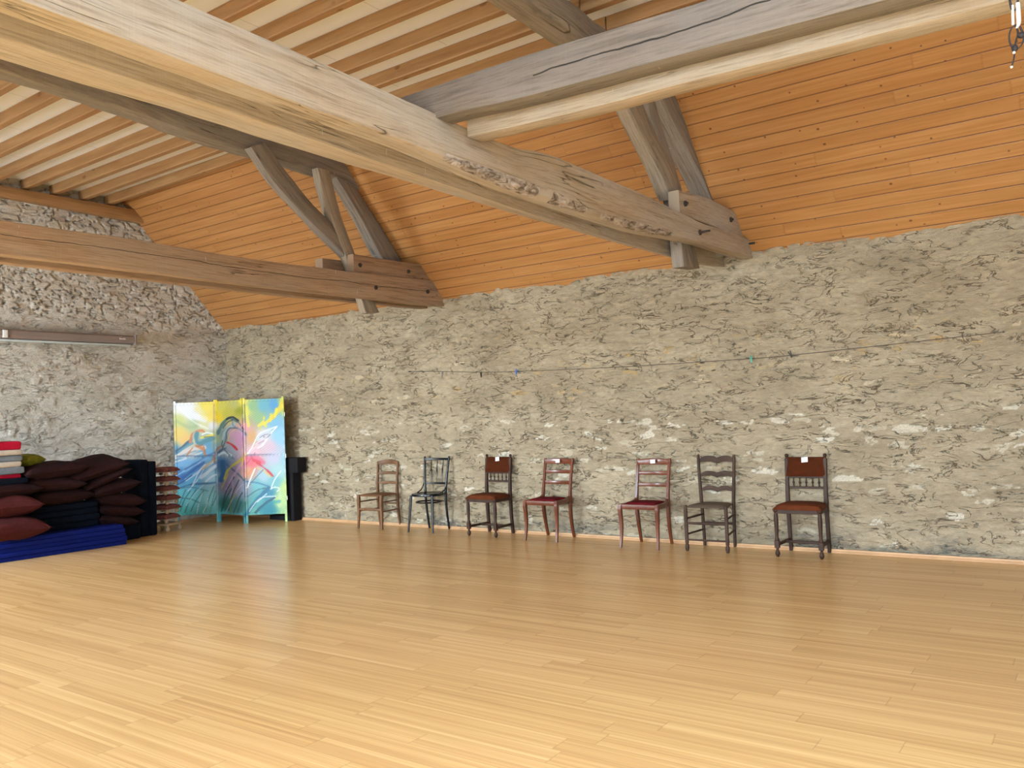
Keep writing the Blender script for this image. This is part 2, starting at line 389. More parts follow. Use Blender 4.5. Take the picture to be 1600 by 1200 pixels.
MAT['bar'] = plain('pale_grey_bar', (.55, .62, .62), .4, .4, 0, 10, .05)
MAT['white'] = plain('white_plastic', (.8, .8, .78), .5, .4, 0, 10, .03)
MAT['glass'] = None
pm = N('painted_surface'); pa = pm.n('Attribute', attribute_name='paint')
ptc = pm.n('TexCoord').outputs['Object']
MAT['paint'] = pm.fin(pm.mix(1.0, pa.outputs['Color'], (.70, .71, .72), 'MULTIPLY'), .42, pm.bump(pm.noise(pm.mapping(ptc, (40, 40, 14)), 1.0, 3), .12, .003), .4)

# ---------------------------------------------------------------- rubble walls (real relief)
def lattice(nx, ny, sx, sy, r):
    """smooth value noise on an nx*ny grid with cell sizes sx, sy (in grid steps)"""
    gx = np.arange(nx)/sx; gy = np.arange(ny)/sy
    L = r.rand(int(gx[-1])+3, int(gy[-1])+3)
    ix = gx.astype(int); iy = gy.astype(int); fx = gx-ix; fy = gy-iy
    fx = fx*fx*(3-2*fx); fy = fy*fy*(3-2*fy)
    a = L[np.ix_(ix, iy)]; b = L[np.ix_(ix+1, iy)]; c = L[np.ix_(ix, iy+1)]; d = L[np.ix_(ix+1, iy+1)]
    fx = fx[:, None]; fy = fy[None, :]
    return (a*(1-fx)+b*fx)*(1-fy)+(c*(1-fx)+d*fx)*fy
def fbm(nx, ny, sx, sy, octs, r, gain=.55):
    t = 0; amp = 1; tot = 0
    for o in range(octs):
        t = t+amp*lattice(nx, ny, max(1.01, sx), max(1.01, sy), r); tot += amp; amp *= gain; sx /= 2; sy /= 2
    return t/tot
def sstep(a, b, x):
    t = np.clip((x-a)/(b-a), 0, 1); return t*t*(3-2*t)
def voronoi(px, py, cw, ch, seed):
    """rubble courses: brick-offset jittered cells. returns edge distance (0..) and random per cell"""
    u = px/cw; v = py/ch; iv = np.floor(v).astype(int); 
    best = np.full(px.shape, 1e9); sec = np.full(px.shape, 1e9); cid = np.zeros(px.shape); cid2 = np.zeros(px.shape)
    H = lambda i, j, k: np.modf(np.abs(np.sin(i*127.1+j*311.7+k*74.7+seed)*43758.5453))[0]
    for dj in (-1, 0, 1):
        j = iv+dj; off = .5*(j % 2)+.3*H(0, j, 5)
        iu = np.floor(u-off).astype(int)
        for di in (-1, 0, 1):
            i = iu+di
            cx = i+off+.5+(H(i, j, 1)-.5)*.75; cy = j+.5+(H(i, j, 2)-.5)*.55
            d = np.sqrt((u-cx)**2*1.0+(v-cy)**2*1.25)
            r = H(i, j, 3); r2 = H(i, j, 4)
            nb = d < best
            sec = np.where(nb, best, np.minimum(sec, d)); cid = np.where(nb, r, cid); cid2 = np.where(nb, r2, cid2); best = np.where(nb, d, best)
    return sec-best, cid, cid2
def wall_mesh(name, P0, U, Nn, length, z0, z1, step, fn, mat, ztop=None, seed=1):
    r = np.random.RandomState(seed)
    nx = int(length/step)+1; nz = int((z1-z0)/step)+1
    a = np.linspace(0, length, nx); b = np.linspace(z0, z1, nz); A, B = np.meshgrid(a, b, indexing='ij')
    h, st = fn(A, B, nx, nz, step, r)
    P0 = np.array(P0); U = np.array(U); Nn = np.array(Nn)
    co = P0+A[..., None]*U+h[..., None]*Nn; co[..., 2] += B
    idx = np.arange(nx*nz).reshape(nx, nz)
    q = np.stack([idx[:-1, :-1], idx[1:, :-1], idx[1:, 1:], idx[:-1, 1:]], -1).reshape(-1, 4)
    keep = np.ones(len(q), bool)
    if ztop is not None:
        zt = ztop(A); ok = (B <= zt).ravel(); keep = ok[q].all(1)
    q = q[keep]
    me = bpy.data.meshes.new(name); me.from_pydata(co.reshape(-1, 3).tolist(), [], q.tolist()); me.update()
    at = me.color_attributes.new('st', 'FLOAT_COLOR', 'POINT'); at.data.foreach_set('color', np.clip(st, 0, 1).astype(np.float32).reshape(-1))
    me.materials.append(mat)
    for p in me.polygons: p.use_smooth = True
    return me
def relief_long(A, B, nx, nz, step, r):
    f = 1/step
    wx = (fbm(nx, nz, .5*f, .3*f, 3, r)-.5)*.35; wz = (fbm(nx, nz, .6*f, .25*f, 3, r)-.5)*.14
    e, c1, c2 = voronoi(A+wx, B+wz, .20, .070, 3.1)
    dome = sstep(.03, .30, e)
    smear = sstep(.40, .60, fbm(nx, nz, .9*f, .4*f, 4, r))
    lowband = sstep(1.55, 1.15, B)
    amp = (.3+.7*c2)*(1-.75*smear)*(1-.45*lowband)
    big = fbm(nx, nz, 1.6*f, .8*f, 3, r)-.5
    streak = fbm(nx, nz, .30*f, .06*f, 4, r)-.5
    diag = fbm(nx, nz, .12*f, .05*f, 3, r)-.5
    h = .033*dome*amp+.035*big+.044*streak+.024*diag
    # faces left bare by the pointing
    bare = (c1 > .93-.06*lowband)*sstep(.10, .2, e)*(.55+.45*sstep(.35, .6, fbm(nx, nz, .08*f, .04*f, 3, r)))
    row = np.exp(-((B-1.12)/.22)**2)+.6*np.exp(-((B-1.9)/.35)**2)
    bare = np.maximum(bare*(.30+.35*lowband), np.clip(1.5*(c1 > .80)*sstep(.12, .2, e)*row*sstep(.47, .56, fbm(nx, nz, .09*f, .03*f, 3, r)), 0, 1))
    h = h+.006*bare
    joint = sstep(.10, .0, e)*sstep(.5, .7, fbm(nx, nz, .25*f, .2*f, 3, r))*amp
    foot_patch = sstep(.28, .05, B)*sstep(.50, .66, fbm(nx, nz, .5*f, .12*f, 4, r))  # darker grey patches towards the foot of the wall
    rid = np.where(B < 1.5, c2*.3, .42+c2*.3)
    st = np.stack([bare, rid, joint*.6, foot_patch], -1)
    # the top course leans out over the boards' foot
    h = h+.05*sstep(2.9, 3.02, B)*(fbm(nx, nz, .5*f, .4*f, 3, r))
    return h, st
def relief_gable(A, B, nx, nz, step, r):
    f = 1/step
    wx = (fbm(nx, nz, .5*f, .3*f, 3, r)-.5)*.30; wz = (fbm(nx, nz, .6*f, .25*f, 3, r)-.5)*.12
    e, c1, c2 = voronoi(A+wx, B+wz, .19, .072, 8.7)
    up = sstep(-.1, .12, B-3.02-.10*(A-1.5)/1.5-(fbm(nx, nz, .4*f, .2*f, 4, r)-.5)*.5)
    dome = sstep(.0, .085, e)
    smear = sstep(.40, .60, fbm(nx, nz, .8*f, .4*f, 4, r))
    amp = (.3+.7*c2)*(1-.75*smear)
    big = fbm(nx, nz, 1.4*f, .8*f, 3, r)-.5
    streak = fbm(nx, nz, .25*f, .06*f, 4, r)-.5
    low = .018*dome*amp+.03*big+.028*streak
    hi = .050*dome*(.45+.55*c2)-.035+.030*streak+.03*big
    h = low*(1-up)+hi*up
    joint = sstep(.07, .01, e)*up
    st = np.stack([dome*up*.9, c2, joint, np.zeros_like(A)], -1)
    return h, st
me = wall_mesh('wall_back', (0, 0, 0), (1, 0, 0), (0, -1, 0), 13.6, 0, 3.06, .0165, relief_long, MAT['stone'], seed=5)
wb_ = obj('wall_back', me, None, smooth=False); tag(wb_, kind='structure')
lim = lambda A: HW+.04+A*math.tan(TH)
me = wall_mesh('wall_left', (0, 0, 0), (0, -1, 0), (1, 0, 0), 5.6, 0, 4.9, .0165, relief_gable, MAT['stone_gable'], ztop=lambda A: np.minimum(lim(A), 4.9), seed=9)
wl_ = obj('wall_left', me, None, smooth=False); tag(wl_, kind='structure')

def structbox(name, boxes, mat, parent=None):
    bm = bmesh.new()
    for b in boxes: box(bm, *b)
    o = obj(name, bm, mat, parent, smooth=False)
    if not parent: tag(o, kind='structure')
    return o
structbox('wall_back', [(-.3, LEN+.3, .12, .4, 0, 3.2), (13.5, LEN, 0, .2, 0, 3.0)], MAT['plaster'])
structbox('wall_left', [(-.4, -.1, -W, .3, 0, 5.0), (-.12, .0, -W, -5.55, 0, 5.0)], MAT['plaster'])
structbox('wall_right', [(LEN, LEN+.3, -W, .3, 0, 5.0)], MAT['plaster'])
# wall behind the camera with its openings
bxs = []; xs = 0
for (x0, x1, z0, z1) in WIN:
    bxs.append((xs, x0, -W-.3, -W, 0, 3.2)); bxs.append((x0, x1, -W-.3, -W, z1, 3.2))
    if z0 > 0: bxs.append((x0, x1, -W-.3, -W, 0, z0))
    xs = x1
bxs.append((xs, LEN, -W-.3, -W, 0, 3.2))
structbox('wall_front', bxs, MAT['plaster'])
for i, (x0, x1, z0, z1) in enumerate(WIN):
    k = max(1, round((x1-x0)/.75)); f = []
    for j in range(k+1):
        xx = x0+(x1-x0)*j/k; f.append((max(x0, xx-.03), min(x1, xx+.03), -W-.14, -W-.08, z0, z1))
    f += [(x0, x1, -W-.14, -W-.08, z0, z0+.06), (x0, x1, -W-.14, -W-.08, z1-.06, z1), (x0, x1, -W-.13, -W-.09, (z0+z1)/2-.015, (z0+z1)/2+.015)]
    structbox('window_%d' % (i+1), f, MAT['beech'])

bm = bmesh.new(); box(bm, 0, LEN, -W, 0.1, -.12, 0)
fl = obj('floor', bm, MAT['floor'], smooth=False); tag(fl, kind='structure')

# boarded slopes: local x along, y up the slope
def slope(name, flip, holes=()):
    L = YT/math.cos(TH)+.03; bm = bmesh.new()
    xs = [-.02]; 
    segs = []
    if not holes: segs = [(-.3, LEN+.3, -.2, L)]
    else:
        x = -.3
        for (hx, hs, ha) in sorted(holes):
            segs += [(x, hx-ha/2, -.2, L), (hx-ha/2, hx+ha/2, -.2, hs-ha/2), (hx-ha/2, hx+ha/2, hs+ha/2, L)]; x = hx+ha/2
        segs.append((x, LEN+.3, -.2, L))
    for (x0, x1, s0, s1) in segs: box(bm, x0, x1, s0, s1, 0 if not flip else -.04, .04 if not flip else 0)
    o = obj(name, bm, MAT['boards'], smooth=False)
    if not flip:
        M_ = Matrix(((1, 0, 0), (0, -math.cos(TH), math.sin(TH)), (0, math.sin(TH), math.cos(TH)))).transposed()
        # columns: local x -> X, local y -> up the slope (-y,+z), local z -> outwards
        M_ = Matrix(((1, 0, 0, 0), (0, -math.cos(TH), math.sin(TH), 0), (0, math.sin(TH), math.cos(TH), HW), (0, 0, 0, 1)))
        # outwards normal for the back slope is (+y, +z)
        o.matrix_world = M_
    else:
        o.matrix_world = Matrix(((1, 0, 0, 0), (0, math.cos(TH), math.sin(TH), -W), (0, math.sin(TH), -math.cos(TH), HW), (0, 0, 0, 1)))
    return tag(o, kind='structure')
slope('ceiling', False); slope('ceiling', True, SKY)
# flat ceiling panels with their butt joints
bm = bmesh.new()
box(bm, -.35, LEN+.3, -W+YT-.3, -YT+.3, ZC, ZC+.05)
def panel_mat():
    m = N('white_ceiling_panel'); tc = m.n('TexCoord').outputs['Object']; x, y, _ = m.sep(tc)
    row = m.math('FLOOR', m.math('DIVIDE', y, .43)); 
    fx = m.math('FRACT', m.math('ADD', m.math('DIVIDE', x, 2.0), m.math('MULTIPLY', m.math('MODULO', row, 2.0), .5)))
    e = m.math('MINIMUM', fx, m.math('SUBTRACT', 1.0, fx)); el = m.ramp(e, [(.001, 1.), (.003, 0.)])
    c = m.mix(m.math('MULTIPLY', el, .5), (.90, .92, .91), (.35, .32, .27))
    return m.fin(c, .7, None, .3)
o = obj('ceiling', bm, panel_mat(), smooth=False); tag(o, kind='structure')

# skirting mouldings
def moulding(name, a, b, nrm):
    a = Vector(a); b = Vector(b); nrm = Vector(nrm); bm = bmesh.new()
    prof = [(0, 0), (.028, 0), (.028, .006), (.02, .014), (.014, .024), (.012, .034), (0, .036)]
    n = 40; rows = []
    for i in range(n+1):
        c = a.lerp(b, i/n); rows.append([bm.verts.new(c+nrm*p[0]+Vector((0, 0, p[1]))) for p in prof])
    for i in range(n):
        for j in range(len(prof)-1): bm.faces.new((rows[i][j], rows[i+1][j], rows[i+1][j+1], rows[i][j+1]))
    bmesh.ops.recalc_face_normals(bm, faces=bm.faces[:])
    return tag(obj(name, bm, MAT['trim'], smooth=False), kind='structure')
moulding('baseboard_back', (.03, -.035, 0), (LEN, -.035, 0), (0, -1, 0))
moulding('baseboard_left', (.035, -.03, 0), (.035, -W, 0), (1, 0, 0))

# ---------------------------------------------------------------- timbers
def timber(name, st, mat, parent, jit=.006, cham=.012, seed=0, step=.07, clips=(), k=6, mats=None):
    """st: list of stations, each 4 corners (near-bottom, near-top, far-top, far-bottom) + optional 4 chamfers"""
    S_ = []
    for s in st:
        ch = s[4] if len(s) > 4 else (cham,)*4
        S_.append(np.concatenate([np.array(s[:4], float).ravel(), np.array(ch, float)]))
    length = sum(np.linalg.norm(S_[i+1][:3]-S_[i][:3]) for i in range(len(S_)-1))
    sm = smoothpts(S_, max(2, int(length/(len(S_)-1)/step))) if len(S_) > 2 else [S_[0]+(S_[1]-S_[0])*t for t in np.linspace(0, 1, max(3, int(length/step)))]
    bm = bmesh.new(); uvl = bm.loops.layers.uv.verify(); rows = []; Ls = []; L = 0; prev = None; PV = None
    for s in sm:
        c = s[:12].reshape(4, 3); ch = s[12:]; cen = c.mean(0)
        if prev is not None: L += np.linalg.norm(cen-prev)
        prev = cen; Ls.append(L)
        pts = []
        for i in range(4):
            p, a, b = c[i], c[i-1], c[(i+1) % 4]
            da = (a-p)/np.linalg.norm(a-p); db = (b-p)/np.linalg.norm(b-p)
            mid_a = p+da*np.linalg.norm(a-p)*.33
            p1 = p+da*ch[i]; p3 = p+db*ch[i]; p2 = p+(da+db)*ch[i]*.32
            pts += [p1, p2, p3, p+(b-p)*.5]
        row = []
        for p in pts:
            d = p-cen; d = d/np.linalg.norm(d)
            nz = mnoise.noise(Vector(p)*1.7+Vector((seed*9.1, 3, 1)))*1.6+mnoise.noise(Vector(p)*6.3+Vector((seed*3.7, 8, 2)))*.6
            row.append(bm.verts.new(Vector(p+d*nz*jit)))
        if PV is None:
            PV = [0]
            for i in range(1, len(pts)+1): PV.append(PV[-1]+np.linalg.norm(pts[i % len(pts)]-pts[i-1]))
        rows.append(row)
    m = len(rows[0])
    for i in range(len(rows)-1):
        for j in range(m):
            f = bm.faces.new((rows[i][j], rows[i][(j+1) % m], rows[i+1][(j+1) % m], rows[i+1][j]))
            for lp, (u, v) in zip(f.loops, ((Ls[i], PV[j]), (Ls[i], PV[j+1]), (Ls[i+1], PV[j+1]), (Ls[i+1], PV[j]))): lp[uvl].uv = (u, v)
            if mats: f.material_index = mats(np.mean([v.co for v in f.verts], 0), j)
    bm.faces.new(rows[0][::-1]); bm.faces.new(rows[-1])
    bmesh.ops.recalc_face_normals(bm, faces=bm.faces[:])
    for co, no in clips:
        r = bmesh.ops.bisect_plane(bm, geom=bm.verts[:]+bm.edges[:]+bm.faces[:], plane_co=co, plane_no=no, clear_outer=True)
        es = [e for e in r['geom_cut'] if isinstance(e, bmesh.types.BMEdge)]
        bmesh.ops.holes_fill(bm, edges=es, sides=0)
    me = bpy.data.meshes.new(name); bm.to_mesh(me); bm.free(); me.materials.append(mat)
    if mats: me.materials.append(MAT['bark'])
    return obj(name, me, None, parent)
SLB = ((0, 0, HW), (0, math.sin(TH), math.cos(TH)))
SLF = ((0, -W, HW), (0, -math.sin(TH), math.cos(TH)))
def ybeam(x0, x1, rows, chams=None):
    """rows: (y, zbot, ztop[, dx0, dx1]) ; near = +x"""
    out = []
    for i, r in enumerate(rows):
        y, zb, zt = r[:3]; d0 = r[3] if len(r) > 3 else 0; d1 = r[4] if len(r) > 4 else 0
        s = [(x1+d1, y, zb), (x1+d1, y, zt), (x0+d0, y, zt), (x0+d0, y, zb)]
        if len(r) > 5: s.append(r[5])
        out.append(s)
    return out
def yz(xc, w, pairs, sh=(0, 0)):
    pairs = [((a[0]+sh[0], a[1]+sh[1]), (b[0]+sh[0], b[1]+sh[1])) for a, b in pairs]
    return yz_(xc, w, pairs)
def yz_(xc, w, pairs):
    """member in the truss plane. pairs: ((y,z) lower/left edge, (y,z) upper/right edge)"""
    return [[(xc+w/2, a[0], a[1]), (xc+w/2, b[0], b[1]), (xc-w/2, b[0], b[1]), (xc-w/2, a[0], a[1])] for a, b in pairs]
def bolt(parent, x, y, z, out=.02, rod=.0):
    bm = bmesh.new()
    sweep(bm, vs([(x-.01, y, z), (x+.012, y, z)], .026), Y, Z, 'round', 8, 1)
    sweep(bm, vs([(x+.01, y, z), (x+.03+rod, y, z)], .011), Y, Z, 'round', 6, 1)
    if out: pass
    return obj('bolt', bm, MAT['iron'], parent)

def truss_far():
    t = thing('roof_truss', 'old oak roof truss nearer the stone gable wall, reddish paired tie beam', 'roof truss', (4.42, 0, 0))
    ox = 4.42
    def put(o): 
        o.matrix_parent_inverse = Matrix.Translation((-ox, 0, 0)); return o
    N1 = [(-W-.05, 2.92, 3.2), (-8, 2.91, 3.2), (-5.45, 2.91, 3.18), (-4.39, 2.91, 3.19), (-3.02, 2.90, 3.175), (-1.58, 2.91, 3.20), (-.5, 2.915, 3.235), (.1, 2.93, 3.25)]
    put(timber('tie_beam', ybeam(4.60, 4.71, N1), MAT['oak_red_split'], t, .004, .006, 1, clips=(SLB, SLF)))
    N2 = [(-W-.05, 2.90, 3.2), (-7, 2.90, 3.2), (-5.2, 2.902, 3.2), (-2.6, 2.895, 3.2), (-1.4, 2.91, 3.2), (.1, 2.93, 3.24)]
    put(timber('tie_beam', ybeam(4.29, 4.42, N2), MAT['oak_red'], t, .004, .006, 2, clips=(SLB, SLF)))
    put(timber('collar_beam', ybeam(4.21, 4.46, [(-8.0, 4.42, 4.73), (-6.5, 4.48, 4.73), (-5.2, 4.50, 4.73, 0, 0, (.07, .02, .02, .03)), (-4.17, 4.46, 4.73, 0, 0, (.09, .02, .02, .04)), (-3.3, 4.40, 4.73, 0, 0, (.05, .02, .02, .05)), (-2.5, 4.38, 4.72), (-1.9, 4.38, 4.66), (-1.5, 4.36, 4.60), (-1.2, 4.3, 4.5)]), MAT['oak_grey'], t, .014, .02, 3, clips=(SLB, SLF)))
    put(timber('strut', yz(4.50, .12, [((-2.86, 4.42), (-2.66, 4.52)), ((-2.58, 4.12), (-2.36, 4.24)), ((-2.25, 3.86), (-2.07, 4.01)), ((-1.83, 3.60), (-1.68, 3.74)), ((-1.5, 3.38), (-1.38, 3.48))], (-.05, -.02)), MAT['oak_grey'], t, .012, .022, 4))
    put(timber('post', yz(4.51, .12, [((-1.96, 4.40), (-1.77, 4.40)), ((-1.82, 3.95), (-1.60, 3.9)), ((-1.64, 3.58), (-1.46, 3.58)), ((-1.46, 3.22), (-1.27, 3.25)), ((-1.27, 2.78), (-1.03, 2.80))], (-.05, -.02)), MAT['oak_warm'], t, .014, .02, 5))
    put(timber('rafter', yz(4.36, .16, [((-1.86, 4.62), (-1.70, 4.80)), ((-1.56, 4.33), (-1.40, 4.46)), ((-1.18, 3.91), (-1.0, 4.04)), ((-.84, 3.47), (-.62, 3.63)), ((-.30, 3.0), (-.08, 3.05))]), MAT['oak_grey'], t, .007, .02, 6, clips=(SLB,)))
    put(timber('cleat', ybeam(4.585, 4.68, [(-1.60, 3.20, 3.42), (-1.0, 3.2, 3.43), (-.1, 3.22, 3.45)]), MAT['oak_red'], t, .004, .01, 7, clips=(SLB,)))
    put(timber('cleat', ybeam(4.29, 4.42, [(-1.84, 3.19, 3.38), (-1.0, 3.2, 3.4), (-.1, 3.22, 3.42)]), MAT['oak_red'], t, .004, .01, 8, clips=(SLB,)))
    for y, z, x in ((-1.28, 3.05, 4.71), (-.34, 3.09, 4.71), (-1.50, 3.30, 4.68), (-.66, 3.32, 4.68)): put(bolt(t, x, y, z))
    return t
def truss_near():
    t = thing('roof_truss', 'old oak roof truss nearer the camera, pale paired tie beam with bark-edged underside', 'roof truss', (8.61, 0, 0))
    ox = 8.61
    def put(o): 
        o.matrix_parent_inverse = Matrix.Translation((-ox, 0, 0)); return o
    c0 = (.014,)*4
    N1 = [(-W-.05, 2.95, 3.19), (-8, 2.94, 3.18), (-7.15, 2.935, 3.175), (-6.2, 2.92, 3.155), (-5.33, 2.915, 3.14, 0, 0, (.02, .012, .012, .012)), (-4.9, 2.895, 3.128, 0, 0, (.035, .012, .012, .012)), (-4.35, 2.872, 3.12, 0, 0, (.06, .012, .012, .012)),
          (-3.87, 2.865, 3.175, 0, 0, (.065, .015, .01, .01)), (-3.28, 2.868, 3.175, 0, 0, (.03, .02, .01, .01)), (-2.6, 2.872, 3.17, 0, 0, (.055, .02, .01, .01)), (-1.99, 2.91, 3.15, 0, 0, (.03, .015, .01, .01)), (-1.33, 2.95, 3.125), (-.6, 2.965, 3.15), (.1, 2.975, 3.17)]
    def mk(c, j):
        return 1 if (-4.95 < c[1] < -4.0 or -3.85 < c[1] < -3.4 or -3.2 < c[1] < -1.95) and j in (0, 1) else 0
    put(timber('tie_beam', ybeam(8.74, 8.88, N1), MAT['oak'], t, .004, .005, 11, clips=(SLB, SLF), mats=mk, step=.04))
    N2 = [[(8.565, y, zn), (8.565, y, 3.2), (8.36, y, 3.2), (8.36, y, zf), (.005, .005, .008, ch)] for y, zn, zf, ch in ((-W-.05, 2.93, 2.93, .006), (-7, 2.931, 2.935, .006), (-5.96, 2.922, 2.93, .008), (-4.55, 2.889, 2.92, .012), (-3.05, 2.862, 2.92, .04), (-1.73, 2.864, 2.93, .05), (-.8, 2.88, 2.94, .02), (.1, 2.93, 2.97, .01))]
    put(timber('tie_beam', N2, MAT['oak'], t, .004, .005, 12, clips=(SLB, SLF)))
    put(timber('collar_beam', ybeam(8.28, 8.50, [(-8.0, 4.45, 4.72), (-6, 4.5, 4.73), (-4, 4.47, 4.73), (-3.67, 4.45, 4.71, 0, 0, (.05, .03, .02, .04)), (-3.05, 4.45, 4.70, 0, 0, (.06, .03, .02, .04)), (-2.5, 4.42, 4.70), (-1.9, 4.38, 4.66), (-1.2, 4.3, 4.5)]), MAT['oak_warm'], t, .014, .02, 13, clips=(SLB, SLF)))
    put(timber('strut', yz(8.66, .13, [((-2.85, 4.34), (-2.6, 4.46)), ((-2.40, 4.01), (-2.14, 4.14)), ((-2.06, 3.74), (-1.80, 3.88)), ((-1.78, 3.54), (-1.54, 3.70)), ((-1.56, 3.34), (-1.36, 3.46))], (-.07, -.02)), MAT['oak_warm'], t, .012, .02, 14))
    put(timber('post', yz(8.66, .12, [((-2.05, 4.42), (-1.88, 4.42)), ((-1.86, 4.0), (-1.64, 4.0)), ((-1.60, 3.68), (-1.38, 3.62)), ((-1.42, 3.3), (-1.2, 3.28)), ((-1.32, 2.765), (-.96, 2.79))], (-.10, -.02)), MAT['oak_grey'], t, .014, .02, 15))
    put(timber('rafter', yz(8.56, .2, [((-1.95, 4.60), (-1.70, 4.82)), ((-1.60, 4.26), (-1.34, 4.42)), ((-1.12, 3.95), (-.9, 4.1)), ((-.55, 3.55), (-.4, 3.62)), ((-.25, 3.0), (-.05, 3.05))]), MAT['oak_grey'], t, .007, .02, 16, clips=(SLB,)))
    put(timber('cleat', ybeam(8.74, 8.84, [(-1.74, 3.14, 3.36), (-1.1, 3.16, 3.41), (-.1, 3.16, 3.40)]), MAT['oak'], t, .004, .01, 17, clips=(SLB,)))
    put(timber('cleat', ybeam(8.36, 8.50, [(-2.0, 3.17, 3.33), (-1.1, 3.17, 3.36), (-.1, 3.17, 3.38)]), MAT['oak'], t, .004, .01, 18, clips=(SLB,)))
    for y, z, x, rd in ((-1.62, 3.26, 8.84, .0), (-.52, 3.30, 8.84, .0), (-1.42, 3.03, 8.88, .07), (-.13, 3.11, 8.85, .06)): put(bolt(t, x, y, z, rod=rd))
    sw = bmesh.new(); sweep(sw, vs([(8.64, -1.52, 3.60), (8.60, -1.22, 3.62)], .008), X, Z, 'round', 6, 1)
    put(obj('wooden_peg', sw, MAT['cream'], t))
    return t
truss_far(); truss_near()
# the lengthwise pair of beams framed into the near truss
lb = thing('lengthwise_beam', 'big grey-brown paired oak beam running to the right from the near truss', 'beam', (8.9, -4.85, 3.0))
def xbeam(y0, y1, rows):
    out = []
    for r in rows:
        x, zb, zt = r[:3]
        s = [(x, y0, zb), (x, y0, zt), (x, y1, zt), (x, y1, zb)]
        if len(r) > 3: s.append(r[3])
        out.append(s)
    return out
for nm, y0, y1, rows, sd in (('beam_half', -5.02, -4.875, [(8.62, 3.115, 3.28), (9.0, 3.10, 3.28), (9.5, 3.07, 3.28), (10.5, 3.04, 3.25), (11.5, 3.01, 3.26), (13, 3.0, 3.25), (15, 3.0, 3.25), (LEN, 3.0, 3.25)], 21),
                         ('beam_half', -4.75, -4.62, [(8.885, 3.07, 3.28), (9.5, 3.04, 3.28), (10.5, 3.02, 3.25), (11.5, 2.995, 3.25), (13, 2.99, 3.25), (15, 3.0, 3.25), (LEN, 3.0, 3.25)], 22)):
    o = timber(nm, xbeam(y0, y1, rows), MAT['oak_grey_split' if sd == 21 else 'oak'], lb, .004, .005, sd)
    o.matrix_parent_inverse = Matrix.Translation((-8.9, 4.85, -3.0))

# joists under the white panels
ORD = ['first', 'second', 'third', 'fourth', 'fifth', 'sixth', 'seventh', 'eighth', 'ninth', 'tenth']
JH = .13
def joists(x0, x1, ys, where, grp, seed):
    first = None
    for i, y in enumerate(ys):
        if first is None:
            bm = bmesh.new(); 
            sweep(bm, [((x1-x0)*j/8, 0, JH/2, .041, JH/2) for j in range(0, 9)], Y, Z, 'rect', 8, 1)
            first = o = obj('ceiling_joist', bm, MAT['pine'], smooth=False)
        else:
            o = first.copy(); C.objects.link(o)
        o.location = (x0, y-.045, ZC-JH); o.rotation_euler = (0, 0, random.uniform(-.002, .002))
        tag(o, 'brown pine ceiling joist %s, %s out from the boarded slope' % (where, ORD[i]), 'joist', grp)
joists(.02, 4.28, [-1.93, -2.31, -2.71, -3.09, -3.51, -3.92, -4.34, -4.75, -5.17, -5.6], 'between gable wall and far truss', 'joists beside the gable wall', 1)
joists(4.29, 8.40, [-2.03, -2.47, -2.91, -3.37, -3.81, -4.25, -4.69, -5.13], 'between the two trusses', 'joists between the trusses', 2)
joists(8.41, 12.9, [-2.03, -2.47, -2.91, -3.37, -3.81], 'right of the near truss', 'joists right of the near truss', 3)
o = timber('wall_ledger', ybeam(.02, .15, [(-8.0, 4.62, 4.735), (-5, 4.62, 4.735), (-1.5, 4.56, 4.735)]), MAT['ledger'], None, .001, .006, 31, clips=(((0, 0, HW), (0, math.sin(TH), math.cos(TH))),))
tag(o, 'orange-brown timber ledger high on the gable wall carrying the joist ends', 'ledger')

# ---------------------------------------------------------------- chairs
def tag_paper(parent, x, y, z, w=.06, h=.045, tilt=0):
    bm = bmesh.new(); sweep(bm, [(x-w/2, y, z, .0015, h/2), (x+w/2, y-.004, z+tilt, .0015, h/2)], Y, Z, 'rect', 4, 1)
    o = obj('paper_tag', bm, MAT['paper'], parent); o['label'] = 'white paper tag'; return o
def pad(bm, corners, z, th, n=14, crown=.6, edge=.12, drop=0):
    """upholstered pad over a quad outline (FL, FR, BR, BL)"""
    c = [Vector((*p, 0)) for p in corners]; rows = []
    for i in range(n+1):
        for_row = []
        for j in range(n+1):
            u = i/n; v = j/n
            p = (c[0]*(1-u)+c[1]*u)*(1-v)+(c[3]*(1-u)+c[2]*u)*v
            du = abs(2*u-1); dv = abs(2*v-1); k = (1-du**6)*(1-dv**6); k = k**.4 if k > 0 else 0
            top = z+th*k*(1-crown*.35*(du*du+dv*dv)/2)
            for_row.append((p, top))
        rows.append(for_row)
    T = [[bm.verts.new((p.x, p.y, t)) for p, t in r] for r in rows]
    Bv = [[bm.verts.new((p.x, p.y, z-drop)) for p, t in r] for r in rows]
    for i in range(n):
        for j in range(n):
            bm.faces.new((T[i][j], T[i+1][j], T[i+1][j+1], T[i][j+1])); bm.faces.new((Bv[i][j+1], Bv[i+1][j+1], Bv[i+1][j], Bv[i][j]))
    for i in range(n):
        bm.faces.new((T[i+1][0], T[i][0], Bv[i][0], Bv[i+1][0])); bm.faces.new((T[i][n], T[i+1][n], Bv[i+1][n], Bv[i][n]))
        bm.faces.new((T[0][i], T[0][i+1], Bv[0][i+1], Bv[0][i])); bm.faces.new((T[n][i+1], T[n][i], Bv[n][i], Bv[n][i+1]))
    bmesh.ops.remove_doubles(bm, verts=bm.verts[:], dist=.0002)
    bmesh.ops.recalc_face_normals(bm, faces=bm.faces[:])
